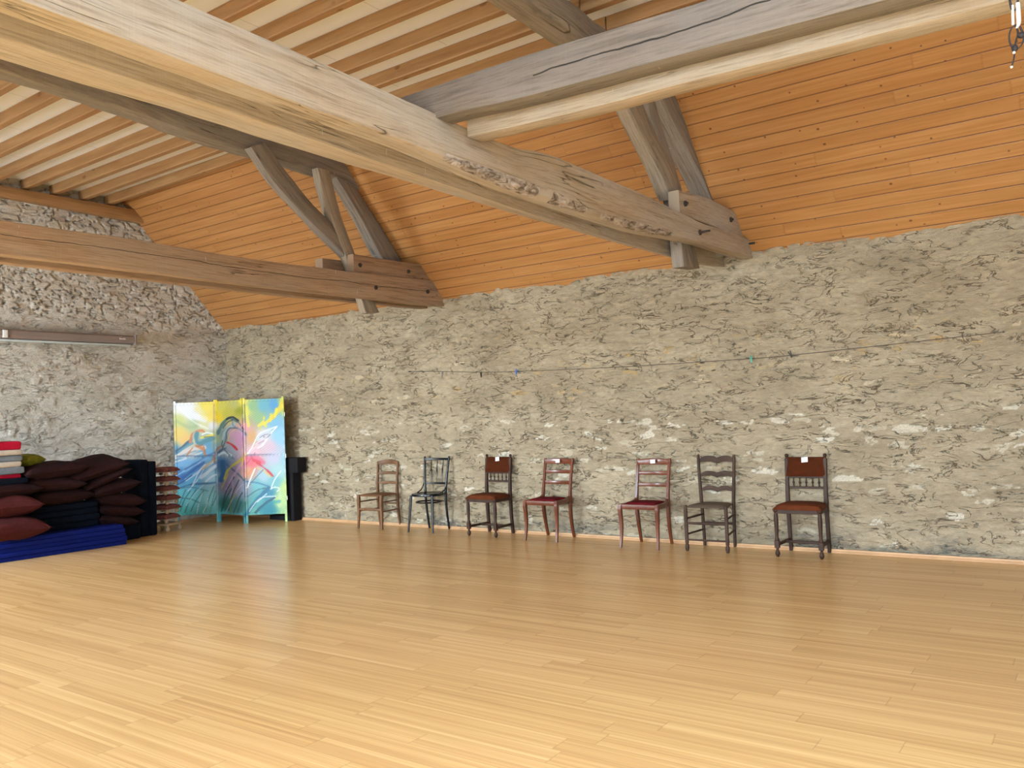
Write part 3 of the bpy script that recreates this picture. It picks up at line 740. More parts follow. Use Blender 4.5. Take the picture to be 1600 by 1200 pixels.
def arched(x0, x1, y0, yb, z, h, arch=0, n=10, t=.009, wavy=False):
    """back slat: bows back by yb and up by arch in the middle"""
    p = []
    for i in range(n+1):
        u = i/n; s = math.sin(PI*u)
        dz = arch*s if not wavy else arch*(abs(math.sin(2*PI*u))**.8)*1.0
        hh = h/2*(1+(.25*s if arch and not wavy else 0))
        if wavy: hh = h/2*(.55+.45*min(1, s*2.2))
        p.append((x0+(x1-x0)*u, y0+yb*s, z+dz, t, hh))
    return p
def bow(x0, x1, y, yb, z, r): return [(x0, y, z, r, r), ((x0+x1)/2, y+yb, z, r*1.25, r*1.25), (x1, y, z, r, r)]

def chair_mahogany(label, loc, rz, wf, wr, d, h, tagx):
    t = thing('side_chair', label, 'chair', loc, rz, 'old chairs along the stone wall'); m = MAT['mahogany']
    f = -d/2; b = d/2
    for s in (-1, 1):
        part('leg', m, t, (vs([(s*(wf/2-.005), f+.03, .455, .019, .019), (s*(wf/2+.0), f+.022, .40, .021, .021), (s*(wf/2-.006), f+.03, .27, .018, .018), (s*(wf/2-.006), f+.025, .14, .015, .015), (s*wf/2, f+.002, 0, .012, .012)], 0), X, Y, 'rect'))
    for s in (-1, 1):
        part('back_post', m, t, (vs([(s*(wr/2), b, 0, .013, .014), (s*(wr/2+.0), b-.035, .14, .015, .017), (s*(wr/2+.004), b-.06, .30, .017, .021), (s*(wr/2+.007), b-.065, .45, .017, .023), (s*(wr/2+.005), b-.05, .56, .015, .017), (s*(wr/2+.004), b-.018, .72, .014, .014), (s*(wr/2+.006), b+.008, .84, .014, .014), (s*(wr/2+.007), b+.022, h-.03, .015, .016), (s*(wr/2+.007), b+.018, h, .014, .012)], 0), X, Y, 'rect'))
    bm = bmesh.new()
    sweep(bm, [(-wf/2+.005, f+.03, .435, .012, .026), (wf/2-.005, f+.03, .435, .012, .026)], Y, Z, 'rect', 8, 1)
    sweep(bm, [(-wr/2, b-.07, .44, .012, .028), (wr/2, b-.07, .44, .012, .028)], Y, Z, 'rect', 8, 1)
    for s in (-1, 1):
        sweep(bm, [(s*(wf/2-.004), f+.02, .44, .012, .025), (s*(wf/2-.01), 0, .438, .012, .026), (s*(wr/2+.006), b-.09, .455, .012, .034), (s*(wr/2+.006), b-.06, .50, .012, .03)], X, Z, 'rect', 8, 4)
    obj('seat_frame', bm, m, t)
    bm = bmesh.new(); pad(bm, [(-wf/2+.02, f+.045), (wf/2-.02, f+.045), (wr/2-.008, b-.08), (-wr/2+.008, b-.08)], .455, .028)
    obj('seat', bm, MAT['velvet'], t)
    part('crest_rail', m, t, (arched(-wr/2, wr/2, b+.012, .02, h-.04, .055, .006, t=.011), Y, Z, 'rect', 8, 1))
    for z, y in ((h-.16, b-.004), (h-.285, b-.03)):
        part('slat', m, t, (arched(-wr/2, wr/2, y, .02, z, .040, 0, t=.008), Y, Z, 'rect', 8, 1))
    tag_paper(t, tagx, b-.004, h-.035, .06, .042, .004)
    return t
def turned(x, y, seg): return [(x, y, z, r, r) for z, r in seg]
def chair_henri(label, loc, rz, wf, wr, d, h, tagx, seatmat):
    t = thing('upholstered_chair', label, 'chair', loc, rz, 'old chairs along the stone wall'); m = MAT['walnut']
    f = -d/2; b = d/2
    for s in (-1, 1):
        bm = bmesh.new(); x = s*wf/2; y = f+.012
        sweep(bm, turned(x, y, [(.455, .024), (.44, .027), (.425, .017), (.40, .019), (.34, .022), (.25, .018), (.19, .0155), (.165, .022), (.155, .018)]), X, Y, 'round', 12, 3)
        sweep(bm, [(x, y, .155, .022, .022), (x, y, .085, .022, .022)], X, Y, 'rect', 8, 1)
        sweep(bm, turned(x, y, [(.085, .017), (.068, .012), (.05, .020), (.028, .023), (.01, .015), (0, .012)]), X, Y, 'round', 12, 3)
        obj('leg', bm, m, t)
    for s in (-1, 1):
        bm = bmesh.new(); x = s*wr/2
        sweep(bm, [(x, b, 0, .017, .018), (x, b-.02, .2, .017, .018), (x, b-.03, .48, .019, .019), (x, b-.02, .70, .017, .017), (x+s*.002, b+.002, h-.05, .017, .017)], X, Y, 'rect', 8, 4)
        sphere(bm, (x+s*.002, b+.004, h-.018), .019, 1, 1, .95)
        sweep(bm, turned(x+s*.002, b+.002, [(h-.055, .018), (h-.045, .012), (h-.035, .012)]), X, Y, 'round', 10, 1)
        obj('back_post', bm, m, t)
    bm = bmesh.new(); pad(bm, [(-wf/2-.028, f-.018), (wf/2+.028, f-.018), (wr/2+.018, b-.045), (-wr/2-.018, b-.045)], .452, .062, n=16)
    obj('seat', bm, seatmat, t)
    bm = bmesh.new()
    sweep(bm, [(-wf/2, f+.012, .435, .014, .02), (wf/2, f+.012, .435, .014, .02)], Y, Z, 'rect', 8, 1)
    for s in (-1, 1): sweep(bm, [(s*wf/2, f+.012, .435, .014, .02), (s*wr/2, b-.03, .435, .014, .02)], X, Z, 'rect', 8, 1)
    obj('seat_frame', bm, m, t)
    for s in (-1, 1):
        part('stretcher', m, t, ([(s*wf/2, f+.012, .115, .011, .014), (s*wr/2, b-.012, .115, .011, .014)], X, Z, 'rect', 8, 1))
    part('stretcher', m, t, ([(-wf/2+.01, .03, .115, .011, .013), (wf/2-.01, .03, .115, .011, .013)], Y, Z, 'rect', 8, 1))
    # padded back
    bm = bmesh.new(); zt = h-.036; zb = h-.225
    n = 12; 
    G = []
    for sgn in (-1, 1):
        g = []
        for i in range(n+1):
            r_ = []
            for j in range(9):
                u = i/n; v = j/8; du = abs(2*u-1); dv = abs(2*v-1); k = ((1-du**8)*(1-dv**6)); k = max(k, 0)**.5
                y = b-.008+(v-.5)*.03+sgn*(.010+.012*k)
                r_.append(bm.verts.new((-wr/2-.012+(wr+.024)*u, y, zb+(zt-zb)*v)))
            g.append(r_)
        G.append(g)
    for g in G:
        for i in range(n):
            for j in range(8): bm.faces.new((g[i][j], g[i+1][j], g[i+1][j+1], g[i][j+1]))
    A_, B_ = G
    for i in range(n):
        bm.faces.new((A_[i][0], B_[i][0], B_[i+1][0], A_[i+1][0])); bm.faces.new((A_[i][8], A_[i+1][8], B_[i+1][8], B_[i][8]))
    for j in range(8):
        bm.faces.new((A_[0][j], A_[0][j+1], B_[0][j+1], B_[0][j])); bm.faces.new((A_[n][j], B_[n][j], B_[n][j+1], A_[n][j+1]))
    bmesh.ops.recalc_face_normals(bm, faces=bm.faces[:])
    o = obj('back_panel', bm, MAT['leather_back'], t)
    part('back_rail', m, t, ([(-wr/2, b-.02, h-.335, .009, .011), (wr/2, b-.02, h-.335, .009, .011)], Y, Z, 'rect', 8, 1))
    part('back_rail', m, t, ([(-wr/2, b-.015, h-.232, .009, .008), (wr/2, b-.015, h-.232, .009, .008)], Y, Z, 'rect', 8, 1))
    for i in range(5):
        x = -wr/2+wr*(i+1)/6
        part('spindle', m, t, (turned(x, b-.017, [(h-.328, .006), (h-.315, .009), (h-.30, .006), (h-.285, .013), (h-.272, .008), (h-.25, .006), (h-.238, .009)]), X, Y, 'round', 8, 3))
    tag_paper(t, tagx, b-.035, h-.062, .062, .05, .006)
    return t
def chair_bentwood(label, loc, rz, wf, wr, d, h):
    t = thing('bentwood_chair', label, 'chair', loc, rz, 'old chairs along the stone wall'); m = MAT['black_lacquer']; f = -d/2; b = d/2
    for s in (-1, 1):
        part('leg', m, t, (vs([(s*(wf/2-.03), f+.045, .47, .017, .017), (s*(wf/2-.02), f+.03, .3, .016, .016), (s*wf/2, f, 0, .0125, .0125)], 0), X, Y, 'round', 10, 4))
    for s in (-1, 1):
        part('back_post', m, t, (vs([(s*wr/2, b+.01, 0, .014, .014), (s*(wr/2+.0), b-.03, .25, .016, .016), (s*(wr/2+.005), b-.045, .48, .017, .017), (s*(wr/2+.02), b-.02, .72, .016, .016), (s*(wr/2+.036), b+.012, h-.015, .015, .015), (s*(wr/2+.036), b+.013, h, .011, .011)], 0), X, Y, 'round', 12, 5))
    # round-fronted seat with a turned edge
    bm = bmesh.new(); ring = []
    n = 36
    for i in range(n):
        a = 2*PI*i/n; x = math.cos(a); y = math.sin(a)
        rx = (.205 if y < 0 else .205-.035*y); ring.append((rx*math.copysign(abs(x)**.8, x), .2*math.copysign(abs(y)**.85, y)-.01))
    lay = [(.455, .93), (.458, .99), (.475, 1.0), (.488, .985), (.490, .93), (.484, .86), (.484, .0)]
    rows = []
    for z, k in lay[:-1]: rows.append([bm.verts.new((x*k, y*k, z)) for x, y in ring])
    for i in range(len(rows)-1):
        for j in range(n): bm.faces.new((rows[i][j], rows[i][(j+1) % n], rows[i+1][(j+1) % n], rows[i+1][j]))
    bm.faces.new(rows[0][::-1]); bm.faces.new(rows[-1]); bmesh.ops.recalc_face_normals(bm, faces=bm.faces[:])
    obj('seat', bm, m, t)
    bm = bmesh.new(); n = 28; rows = []
    for i in range(n):
        a = 2*PI*i/n; c = Vector((.168*math.cos(a), .152*math.sin(a)-.005, .375)); o_ = Vector((math.cos(a), math.sin(a), 0))
        rows.append([bm.verts.new(c+o_*(.010*math.cos(q*PI/4))+Vector((0, 0, .010*math.sin(q*PI/4)))) for q in range(8)])
    for i in range(n):
        for j in range(8): bm.faces.new((rows[i][j], rows[(i+1) % n][j], rows[(i+1) % n][(j+1) % 8], rows[i][(j+1) % 8]))
    bmesh.ops.recalc_face_normals(bm, faces=bm.faces[:]); obj('ring_stretcher', bm, m, t)
    w2 = wr/2+.034
    part('top_rail', m, t, (arched(-w2, w2, b+.008, .025, h-.03, .028, 0, t=.009), Y, Z, 'rect', 8, 1))
    part('back_rail', m, t, (arched(-w2+.02, w2-.02, b-.028, .02, h-.345, .024, 0, t=.009), Y, Z, 'rect', 8, 1))
    for i in range(3):
        u = (i+1)/4; xt = -w2+2*w2*u; xb = xt*.86
        part('spindle', m, t, ([(xb, b-.01, h-.34, .005, .005), (xb*.6+xt*.4, b, h-.22, .007, .007), (xb*.5+xt*.5, b+.004, h-.19, .012, .012), (xb*.35+xt*.65, b+.01, h-.14, .007, .007), (xt, b+.028, h-.035, .005, .005)], X, Y, 'round', 8, 4))
    for s in (-1, 1):
        part('side_brace', m, t, ([(s*(wr/2+.018), b-.03, .63, .008, .008), (s*(wr/2+.03), b-.055, .57, .009, .009), (s*(wr/2+.03), b-.10, .52, .009, .009), (s*(wr/2+.028), b-.18, .492, .008, .008)], X, Z, 'round', 8, 5))
    return t
def chair_ladder(label, loc, rz, wf, wr, d, h):
    t = thing('ladder_back_chair', label, 'chair', loc, rz, 'old chairs along the stone wall'); m = MAT['ladder']; f = -d/2; b = d/2
    for s in (-1, 1):
        part('leg', m, t, (turned(s*wf/2, f, [(.468, .017), (.44, .019), (.2, .019), (.09, .019), (.075, .014), (.062, .020), (.04, .022), (.015, .018), (0, .013)]), X, Y, 'round', 12, 3))
    for s in (-1, 1):
        part('back_post', m, t, (vs([(s*wr/2, b, 0, .016, .016), (s*(wr/2+.004), b-.005, .25, .018, .018), (s*(wr/2+.010), b-.01, .47, .019, .019), (s*(wr/2+.024), b+.0, .75, .017, .017), (s*(wr/2+.03), b+.011, h-.012, .015, .015), (s*(wr/2+.03), b+.011, h, .010, .010)], 0), X, Y, 'round', 12, 4))
    bm = bmesh.new(); pad(bm, [(-wf/2-.018, f-.015), (wf/2+.018, f-.015), (wr/2+.0, b-.01), (-wr/2-.0, b-.01)], .442, .032, n=14, crown=1.0)
    obj('seat', bm, MAT['rush_dark'], t)
    for i, z in enumerate((h-.058, h-.212, h-.365)):
        k = (.024, .016, .008)[i]
        part('slat', m, t, (arched(-wr/2-k, wr/2+k, b+.006-.006*i, .022, z, .062 if i == 0 else .048, .024, n=22, t=.006, wavy=True), Y, Z, 'rect', 8, 1))
    for s in (-1, 1):
        for z in (.33, .17):
            part('stretcher', m, t, ([(s*wf/2, f, z, .009, .009), (s*(wf+wr)/4, 0, z, .011, .011), (s*wr/2, b-.004, z, .009, .009)], X, Z, 'round', 8, 3))
    for z, r in ((.285, .012), (.115, .009)):
        part('stretcher', m, t, ([(-wf/2, f, z, r, r), (0, f, z, r*1.1, r*1.1), (wf/2, f, z, r, r)], Y, Z, 'round', 8, 3))
    part('stretcher', m, t, ([(-wr/2, b, .24, .010, .012), (wr/2, b, .24, .010, .012)], Y, Z, 'round', 8, 1))
    return t
def chair_rustic(label, loc, rz, wf, wr, d, h):
    t = thing('rush_seat_chair', label, 'chair', loc, rz, 'old chairs along the stone wall'); m = MAT['rustic']; f = -d/2; b = d/2
    for s in (-1, 1):
        part('leg', m, t, (vs([(s*(wf/2-.01), f+.02, .455, .020, .020), (s*(wf/2-.012), f+.012, .36, .020, .020), (s*(wf/2-.010), f+.012, .2, .017, .017), (s*wf/2, f, 0, .012, .012)], 0), X, Y, 'rect'))
    for s in (-1, 1):
        part('back_post', m, t, (vs([(s*(wr/2+.004), b+.012, 0, .013, .015), (s*(wr/2), b-.015, .18, .015, .018), (s*(wr/2), b-.03, .44, .017, .020), (s*(wr/2), b-.02, .62, .014, .016), (s*(wr/2+.001), b+.002, h, .013, .013)], 0), X, Y, 'rect'))
    bm = bmesh.new(); pad(bm, [(-wf/2-.01, f-.002), (wf/2+.01, f-.002), (wr/2+.004, b-.03), (-wr/2-.004, b-.03)], .438, .030, n=14, crown=1.0)
    obj('seat', bm, MAT['rush_light'], t)
    part('crest_rail', m, t, (arched(-wr/2, wr/2, b+.0, .03, h-.022, .052, .020, t=.010), Y, Z, 'rect', 8, 1))
    part('slat', m, t, (arched(-wr/2, wr/2, b-.012, .022, h-.165, .028, .012, t=.007), Y, Z, 'rect', 8, 1))
    part('slat', m, t, (arched(-wr/2, wr/2, b-.02, .022, h-.295, .028, .008, t=.007), Y, Z, 'rect', 8, 1))
    for s in (-1, 1):
        for z in (.36, .235):
            part('stretcher', m, t, ([(s*(wf/2-.01), f+.012, z, .008, .008), (s*(wf+wr)/4, 0, z, .010, .010), (s*wr/2, b-.02, z, .008, .008)], X, Z, 'round', 8, 3))
    part('stretcher', m, t, ([(-wf/2+.01, f+.012, .262, .009, .014), (0, f+.005, .266, .011, .020), (wf/2-.01, f+.012, .262, .009, .014)], Y, Z, 'rect', 8, 4))
    part('stretcher', m, t, ([(-wr/2, b-.022, .31, .008, .009), (wr/2, b-.022, .31, .008, .009)], Y, Z, 'round', 8, 1))
    return t
chair_rustic('light brown wooden chair with woven rush seat and arched slats, nearest the painted screen', (3.625, -.255, 0), .043, .429, .354, .40, .879)
chair_bentwood('black lacquered bentwood chair with three thin back spindles', (4.538, -.275, 0), .06, .398, .325, .386, .944)
chair_henri('brown padded chair with turned spindles between the black chair and a mahogany chair', (5.533, -.262, 0), -.03, .42, .37, .385, .975, .01, MAT['leather'])
chair_mahogany('polished mahogany chair with dark red velvet seat, left one of the matching pair', (6.415, -.285, 0), -.017, .438, .368, .425, .923, -.0)
chair_mahogany('polished mahogany chair with dark red velvet seat, right one, beside the ladder-back chair', (7.681, -.330, 0), .009, .434, .361, .43, .921, .0)
chair_ladder('dark brown ladder-back chair with three wavy slats and a rush seat', (8.393, -.262, 0), .055, .422, .325, .389, .948)
chair_henri('brown padded chair with turned spindles, rightmost chair of the row', (9.314, -.255, 0), .029, .409, .367, .403, .964, .0, MAT['leather'])

# ---------------------------------------------------------------- painted folding screen
CP = [((170,180),(235,235,228)),((250,200),(240,240,240)),((330,240),(225,225,225)),((420,170),(240,215,40)),((460,260),(236,205,40)),((170,300),(200,205,110)),((300,330),(170,190,140)),((180,400),(235,200,80)),((230,450),(240,190,90)),((400,330),(215,210,150)),((470,330),(225,225,235)),((150,560),(60,130,170)),((260,560),(215,205,200)),((250,640),(120,180,225)),((350,700),(60,130,200)),((430,480),(80,150,185)),((440,560),(90,170,215)),((200,760),(30,110,180)),((300,800),(90,170,215)),((450,760),(150,200,225)),((200,900),(80,180,195)),((300,950),(110,200,210)),((450,950),(130,205,220)),((220,1050),(80,185,180)),((430,1050),(70,160,160)),
((540,160),(200,190,90)),((660,150),(185,180,110)),((700,200),(150,150,50)),((600,220),(185,175,70)),((560,400),(110,130,130)),((650,400),(175,135,150)),((600,560),(130,140,150)),((570,660),(50,95,140)),((650,700),(140,120,140)),((600,850),(120,110,130)),((690,850),(140,130,150)),((600,1000),(35,95,90)),((700,1000),(70,120,120)),
((800,170),(130,175,120)),((900,160),(90,170,190)),((1000,150),(60,150,215)),((780,300),(170,165,110)),((750,200),(225,215,60)),((850,260),(140,180,120)),((1000,300),(120,185,220)),((1030,420),(150,205,235)),((900,420),(220,220,225)),((790,420),(215,160,90)),((760,330),(235,150,160)),((950,500),(220,190,205)),((820,560),(235,190,200)),((800,640),(235,100,120)),((1000,600),(200,200,225)),((780,720),(225,160,120)),((900,750),(170,205,220)),((1030,700),(175,215,215)),((850,830),(110,190,200)),((1000,800),(120,190,200)),((950,900),(50,140,170)),((850,950),(90,180,185)),((1045,950),(195,225,150)),((950,1020),(30,140,160)),((800,1040),(100,190,180)),
((1095,400),(150,200,225)),((1085,620),(160,205,215)),((1100,850),(200,225,140)),((1105,1120),(190,225,150)),((1060,150),(240,220,40)),((500,1110),(60,165,170)),((560,1110),(90,185,200)),((740,1110),(110,190,210)),((780,1110),(110,190,170)),((200,1110),(110,190,195)),((490,150),(240,210,50)),((505,260),(225,190,40)),((722,130),(235,215,70)),((495,420),(150,160,110)),((725,420),(190,150,190)),((735,850),(150,160,180))]
ST = [  # (points, width, colour, softness, alpha)
([(150,150),(260,240),(400,280)],60,(238,238,240),.5,.8),([(160,180),(300,300),(430,360)],14,(250,250,250),.6,.6),
([(150,300),(260,350),(330,340)],30,(150,170,110),.8,.5),([(330,200),(400,260),(460,290)],40,(240,215,90),.8,.5),
([(130,590),(230,500),(280,460),(300,410)],26,(40,110,140),.3,.95),([(150,560),(250,510),(300,480)],16,(60,140,165),.3,.8),
([(150,600),(230,560),(320,530),(400,520)],34,(225,215,205),.35,.9),([(170,600),(280,560),(330,545)],10,(120,150,170),.4,.7),
([(280,470),(290,420),(330,385),(380,378),(400,390)],22,(205,120,70),.3,.95),([(320,400),(310,440),(330,500)],26,(190,195,170),.4,.8),([(335,400),(330,440),(350,480),(420,460),(480,440)],34,(50,125,140),.3,.95),
([(370,440),(410,425),(480,410)],18,(235,215,60),.3,.95),([(380,410),(420,395),(470,400)],12,(245,245,235),.3,.95),([(400,430),(470,425)],4,(60,90,60),.2,.8),
([(330,505),(370,520),(400,545),(415,590)],24,(205,125,60),.3,.95),([(300,520),(270,560),(250,590)],14,(190,120,70),.4,.9),([(340,510),(390,500),(410,560)],6,(150,80,40),.3,.7),
([(150,690),(230,650),(330,640),(430,600)],40,(110,180,230),.6,.7),([(150,800),(240,760),(330,690),(400,640)],26,(20,90,165),.4,.9),([(160,760),(260,700),(370,640)],14,(150,200,240),.5,.8),
([(190,860),(280,830),(380,820),(500,810)],16,(20,100,150),.4,.85),([(250,790),(330,740),(400,680),(480,640)],22,(190,220,240),.5,.85),([(380,770),(440,720),(500,670)],30,(215,232,245),.4,.85),([(480,620),(500,560),(540,510),(570,500)],16,(150,100,70),.4,.8),([(390,700),(450,650),(510,620)],14,(200,170,120),.4,.8),
([(300,850),(360,720),(410,660)],6,(240,245,250),.3,.8),([(270,880),(340,800),(400,700)],5,(230,240,250),.3,.7),
([(520,400),(550,330),(590,280),(630,265),(680,290)],26,(70,100,100),.3,.95),([(590,275),(640,255),(685,285)],12,(20,30,45),.3,.95),([(560,440),(580,380),(620,340),(660,310)],20,(150,170,170),.3,.8),([(640,290),(650,330),(720,370),(760,410)],12,(110,125,150),.4,.8),
([(560,520),(590,440),(590,390),(620,350),(680,350)],10,(60,80,95),.3,.8),([(605,470),(620,400),(660,360)],8,(200,180,90),.4,.6),([(650,400),(680,430),(690,480)],50,(185,135,160),.6,.8),
([(600,470),(640,490),(680,530)],14,(180,30,40),.3,.95),([(600,520),(650,540),(700,590)],20,(150,145,160),.4,.7),([(520,580),(550,540),(590,520)],16,(60,70,90),.3,.9),([(530,580),(580,560),(640,590)],22,(200,210,215),.4,.8),([(540,600),(600,590),(660,610)],10,(90,120,130),.4,.8),
([(520,520),(500,560),(490,640)],12,(110,70,60),.4,.7),([(560,640),(570,720),(550,800)],40,(20,75,125),.5,.85),([(600,660),(700,740),(740,780)],12,(40,80,110),.4,.8),
([(750,580),(700,620),(640,670),(600,720),(580,780)],20,(175,165,50),.35,.9),([(600,870),(640,780),(690,690),(740,620)],16,(190,150,180),.5,.7),([(560,860),(610,740)],6,(190,160,60),.3,.8),
([(570,1000),(600,880),(660,760)],5,(20,50,60),.3,.8),([(620,1040),(650,900),(700,780)],5,(30,40,60),.3,.8),([(600,1060),(680,880),(740,800)],5,(180,180,190),.3,.7),([(660,1060),(700,940),(730,880)],5,(20,60,60),.3,.8),([(560,1060),(600,940),(640,860)],7,(15,60,55),.3,.8),([(640,1060),(630,980),(670,900)],6,(140,130,50),.3,.7),([(690,1060),(720,960)],8,(25,90,85),.3,.8),([(640,760),(650,850),(630,930)],14,(170,150,190),.5,.6),
([(760,170),(765,260),(775,330)],26,(228,218,60),.5,.8),([(1050,160),(990,240),(940,290),(860,330)],24,(240,215,30),.35,.9),([(1040,200),(980,270)],16,(225,200,30),.3,.9),([(860,330),(900,290),(920,330)],16,(235,220,60),.4,.8),
([(750,580),(800,520),(850,420),(900,380),(1015,335)],7,(250,250,250),.25,1),([(1015,335),(960,400),(900,480),(820,520),(760,590)],7,(250,250,250),.25,1),([(850,440),(900,400),(960,370)],26,(205,215,225),.4,.9),([(960,400),(930,430),(900,420)],6,(70,100,120),.3,.8),([(840,490),(900,450),(930,420)],20,(225,205,215),.4,.8),([(780,560),(840,510),(900,490)],10,(235,190,205),.4,.8),
([(750,600),(830,590),(900,640)],40,(230,90,125),.6,.7),([(810,620),(860,650),(930,700),(985,755)],15,(200,30,50),.3,.95),([(850,680),(920,720),(960,760)],14,(225,195,120),.5,.8),([(760,650),(830,560)],8,(170,60,100),.4,.6),([(770,740),(800,700),(830,640)],10,(235,130,80),.5,.7),
([(740,800),(850,810),(950,840)],10,(50,110,160),.4,.8),([(765,850),(790,780),(830,690)],9,(245,250,250),.25,.95),([(780,830),(840,760),(900,700)],5,(80,100,130),.3,.7),
([(965,860),(1000,780),(1050,710)],7,(245,250,248),.25,.95),([(965,860),(1000,845),(1040,855),(1020,880)],6,(245,250,248),.25,.9),([(760,1070),(850,950),(950,850)],34,(20,110,150),.4,.8),([(830,1060),(900,1000),(1000,930)],20,(15,80,110),.35,.85),([(780,1050),(840,970),(900,930),(1010,920)],6,(230,245,248),.3,.9),([(850,970),(930,900)],5,(230,245,248),.3,.8),([(760,930),(850,870),(940,850)],5,(30,90,110),.3,.7),
([(1045,860),(1040,1000)],26,(205,230,185),.6,.6),([(880,1040),(960,980),(1040,960)],30,(30,150,170),.5,.6),
([(210,1050),(240,960),(290,880)],5,(20,95,100),.3,.85),([(250,1060),(290,950),(340,870)],5,(20,100,95),.3,.85),([(200,1000),(230,920),(250,870)],5,(20,90,100),.3,.7),([(300,1050),(340,960),(400,880)],5,(30,110,110),.3,.8),([(350,1060),(370,960),(390,900)],4,(200,230,235),.3,.8),([(420,1050),(450,940),(490,840)],8,(20,110,95),.3,.85),([(460,1060),(480,960),(500,880)],6,(30,120,100),.3,.8),([(220,940),(300,950),(370,980)],4,(20,90,100),.3,.7),([(200,860),(300,850),(440,880)],5,(30,110,120),.3,.7),([(400,1060),(430,1000),(440,940)],5,(210,235,240),.3,.7),([(260,1000),(330,900),(400,830)],5,(190,225,235),.3,.7),([(480,1000),(520,900)],10,(20,80,80),.4,.7),([(500,700),(510,850),(520,1000)],10,(20,110,130),.4,.6),
([(740,640),(735,760)],8,(190,130,170),.4,.6),
([(140,560),(200,520),(260,470)],12,(20,60,90),.3,.8),([(150,640),(220,620),(300,590),(380,560)],10,(240,240,235),.3,.8),([(240,700),(330,650),(420,590),(490,560)],14,(25,90,160),.4,.7),([(160,840),(230,800),(300,750)],9,(15,60,120),.3,.8),([(420,800),(470,760),(510,740)],12,(240,245,250),.4,.7),
([(560,350),(600,300),(640,280)],10,(30,60,70),.3,.8),([(690,300),(720,340),(755,400)],9,(60,80,110),.3,.8),([(700,390),(720,450),(710,520)],26,(190,130,160),.5,.7),([(560,460),(555,500),(600,560),(650,600)],9,(60,80,90),.3,.8),
([(1055,140),(1035,190)],20,(235,205,20),.3,.9),([(1010,190),(1000,250)],16,(245,225,40),.3,.9),([(965,230),(960,290)],18,(240,215,20),.3,.9),([(905,260),(900,310)],18,(235,215,50),.3,.85),([(870,320),(880,360)],16,(220,210,70),.4,.8),
([(870,430),(900,410),(940,400)],5,(120,110,140),.3,.7),([(860,480),(905,455)],5,(180,120,150),.3,.7),([(930,440),(900,490),(850,520)],6,(250,250,250),.3,.9),([(760,560),(740,600),(720,660)],10,(225,190,60),.4,.7),([(810,610),(870,640)],22,(215,40,70),.4,.8),
([(745,150),(748,300)],5,(90,110,60),.2,.5),([(480,160),(484,560)],3,(120,90,30),.2,.5),([(160,592),(480,582)],3,(30,70,110),.2,.6),([(760,575),(1060,568)],3,(80,100,130),.2,.6)]
def paintcol(px, py):
    px = np.asarray(px, float); py = np.asarray(py, float)
    acc = np.zeros(px.shape+(3,)); w = np.zeros(px.shape)
    for (cx, cy), c in CP:
        d2 = ((px-cx)/1.0)**2+((py-cy)/1.0)**2; k = 1/(d2+500)**1.9; acc += k[..., None]*np.array(c); w += k
    col = acc/w[..., None]
    wob = 6*np.sin(px*.045+py*.03)+5*np.sin(py*.08-px*.02)
    for pts, wd_, c, soft, al in ST:
        d = np.full(px.shape, 1e9)
        sp = smoothpts(pts, 6)
        for a, b in zip(sp[:-1], sp[1:]):
            ab = b-a; L2 = (ab**2).sum()+1e-9
            t = np.clip(((px-a[0])*ab[0]+(py-a[1])*ab[1])/L2, 0, 1)
            d = np.minimum(d, np.hypot(px-a[0]-t*ab[0], py-a[1]-t*ab[1]))
        R = wd_*.5+(wob*.4 if wd_ > 12 else 0); R = np.maximum(R, 3.6)
        m_ = al*(1-sstep(R*(1-soft), R*(1+soft*.5)+2, d)); 
        col = col*(1-m_[..., None])+np.array(c)*m_[..., None]
    br = 1+.05*np.sin(px*.21+py*.33)+.04*np.sin(px*.4-py*.11)
    col = np.clip(col*br[..., None], 0, 255)/255
    return np.where(col <= .04045, col/12.92, ((col+.055)/1.055)**2.4)
SP = [Vector((.10, -1.06, 0)), Vector((.586, -.644, 0)), Vector((1.235, -.644, 0)), Vector((1.733, -.272, 0))]
QD = [((135,150),(480,135),(520,1065),(195,1085)), ((505,125),(705,115),(745,1065),(550,1080)), ((740,110),(1055,100),(1095,1060),(765,1080))]
HS = 1.87; Z0 = .125; Z1 = 1.84
scr = thing('folding_screen', 'folding screen of three panels painted with colourful birds, in the corner', 'folding screen', (.9, -.65, 0))
def paint_mesh(bm, fmap):
    me = bpy.data.meshes.new('painted'); bm.to_mesh(me); bm.free()
    co = np.array([v.co[:] for v in me.vertices]); px, py = fmap(co[:, 0], co[:, 2]); c = paintcol(px, py)
    at = me.color_attributes.new('paint', 'FLOAT_COLOR', 'POINT')
    at.data.foreach_set('color', np.concatenate([c, np.ones((len(c), 1))], 1).astype(np.float32).ravel())
    me.materials.append(MAT['paint']); return me
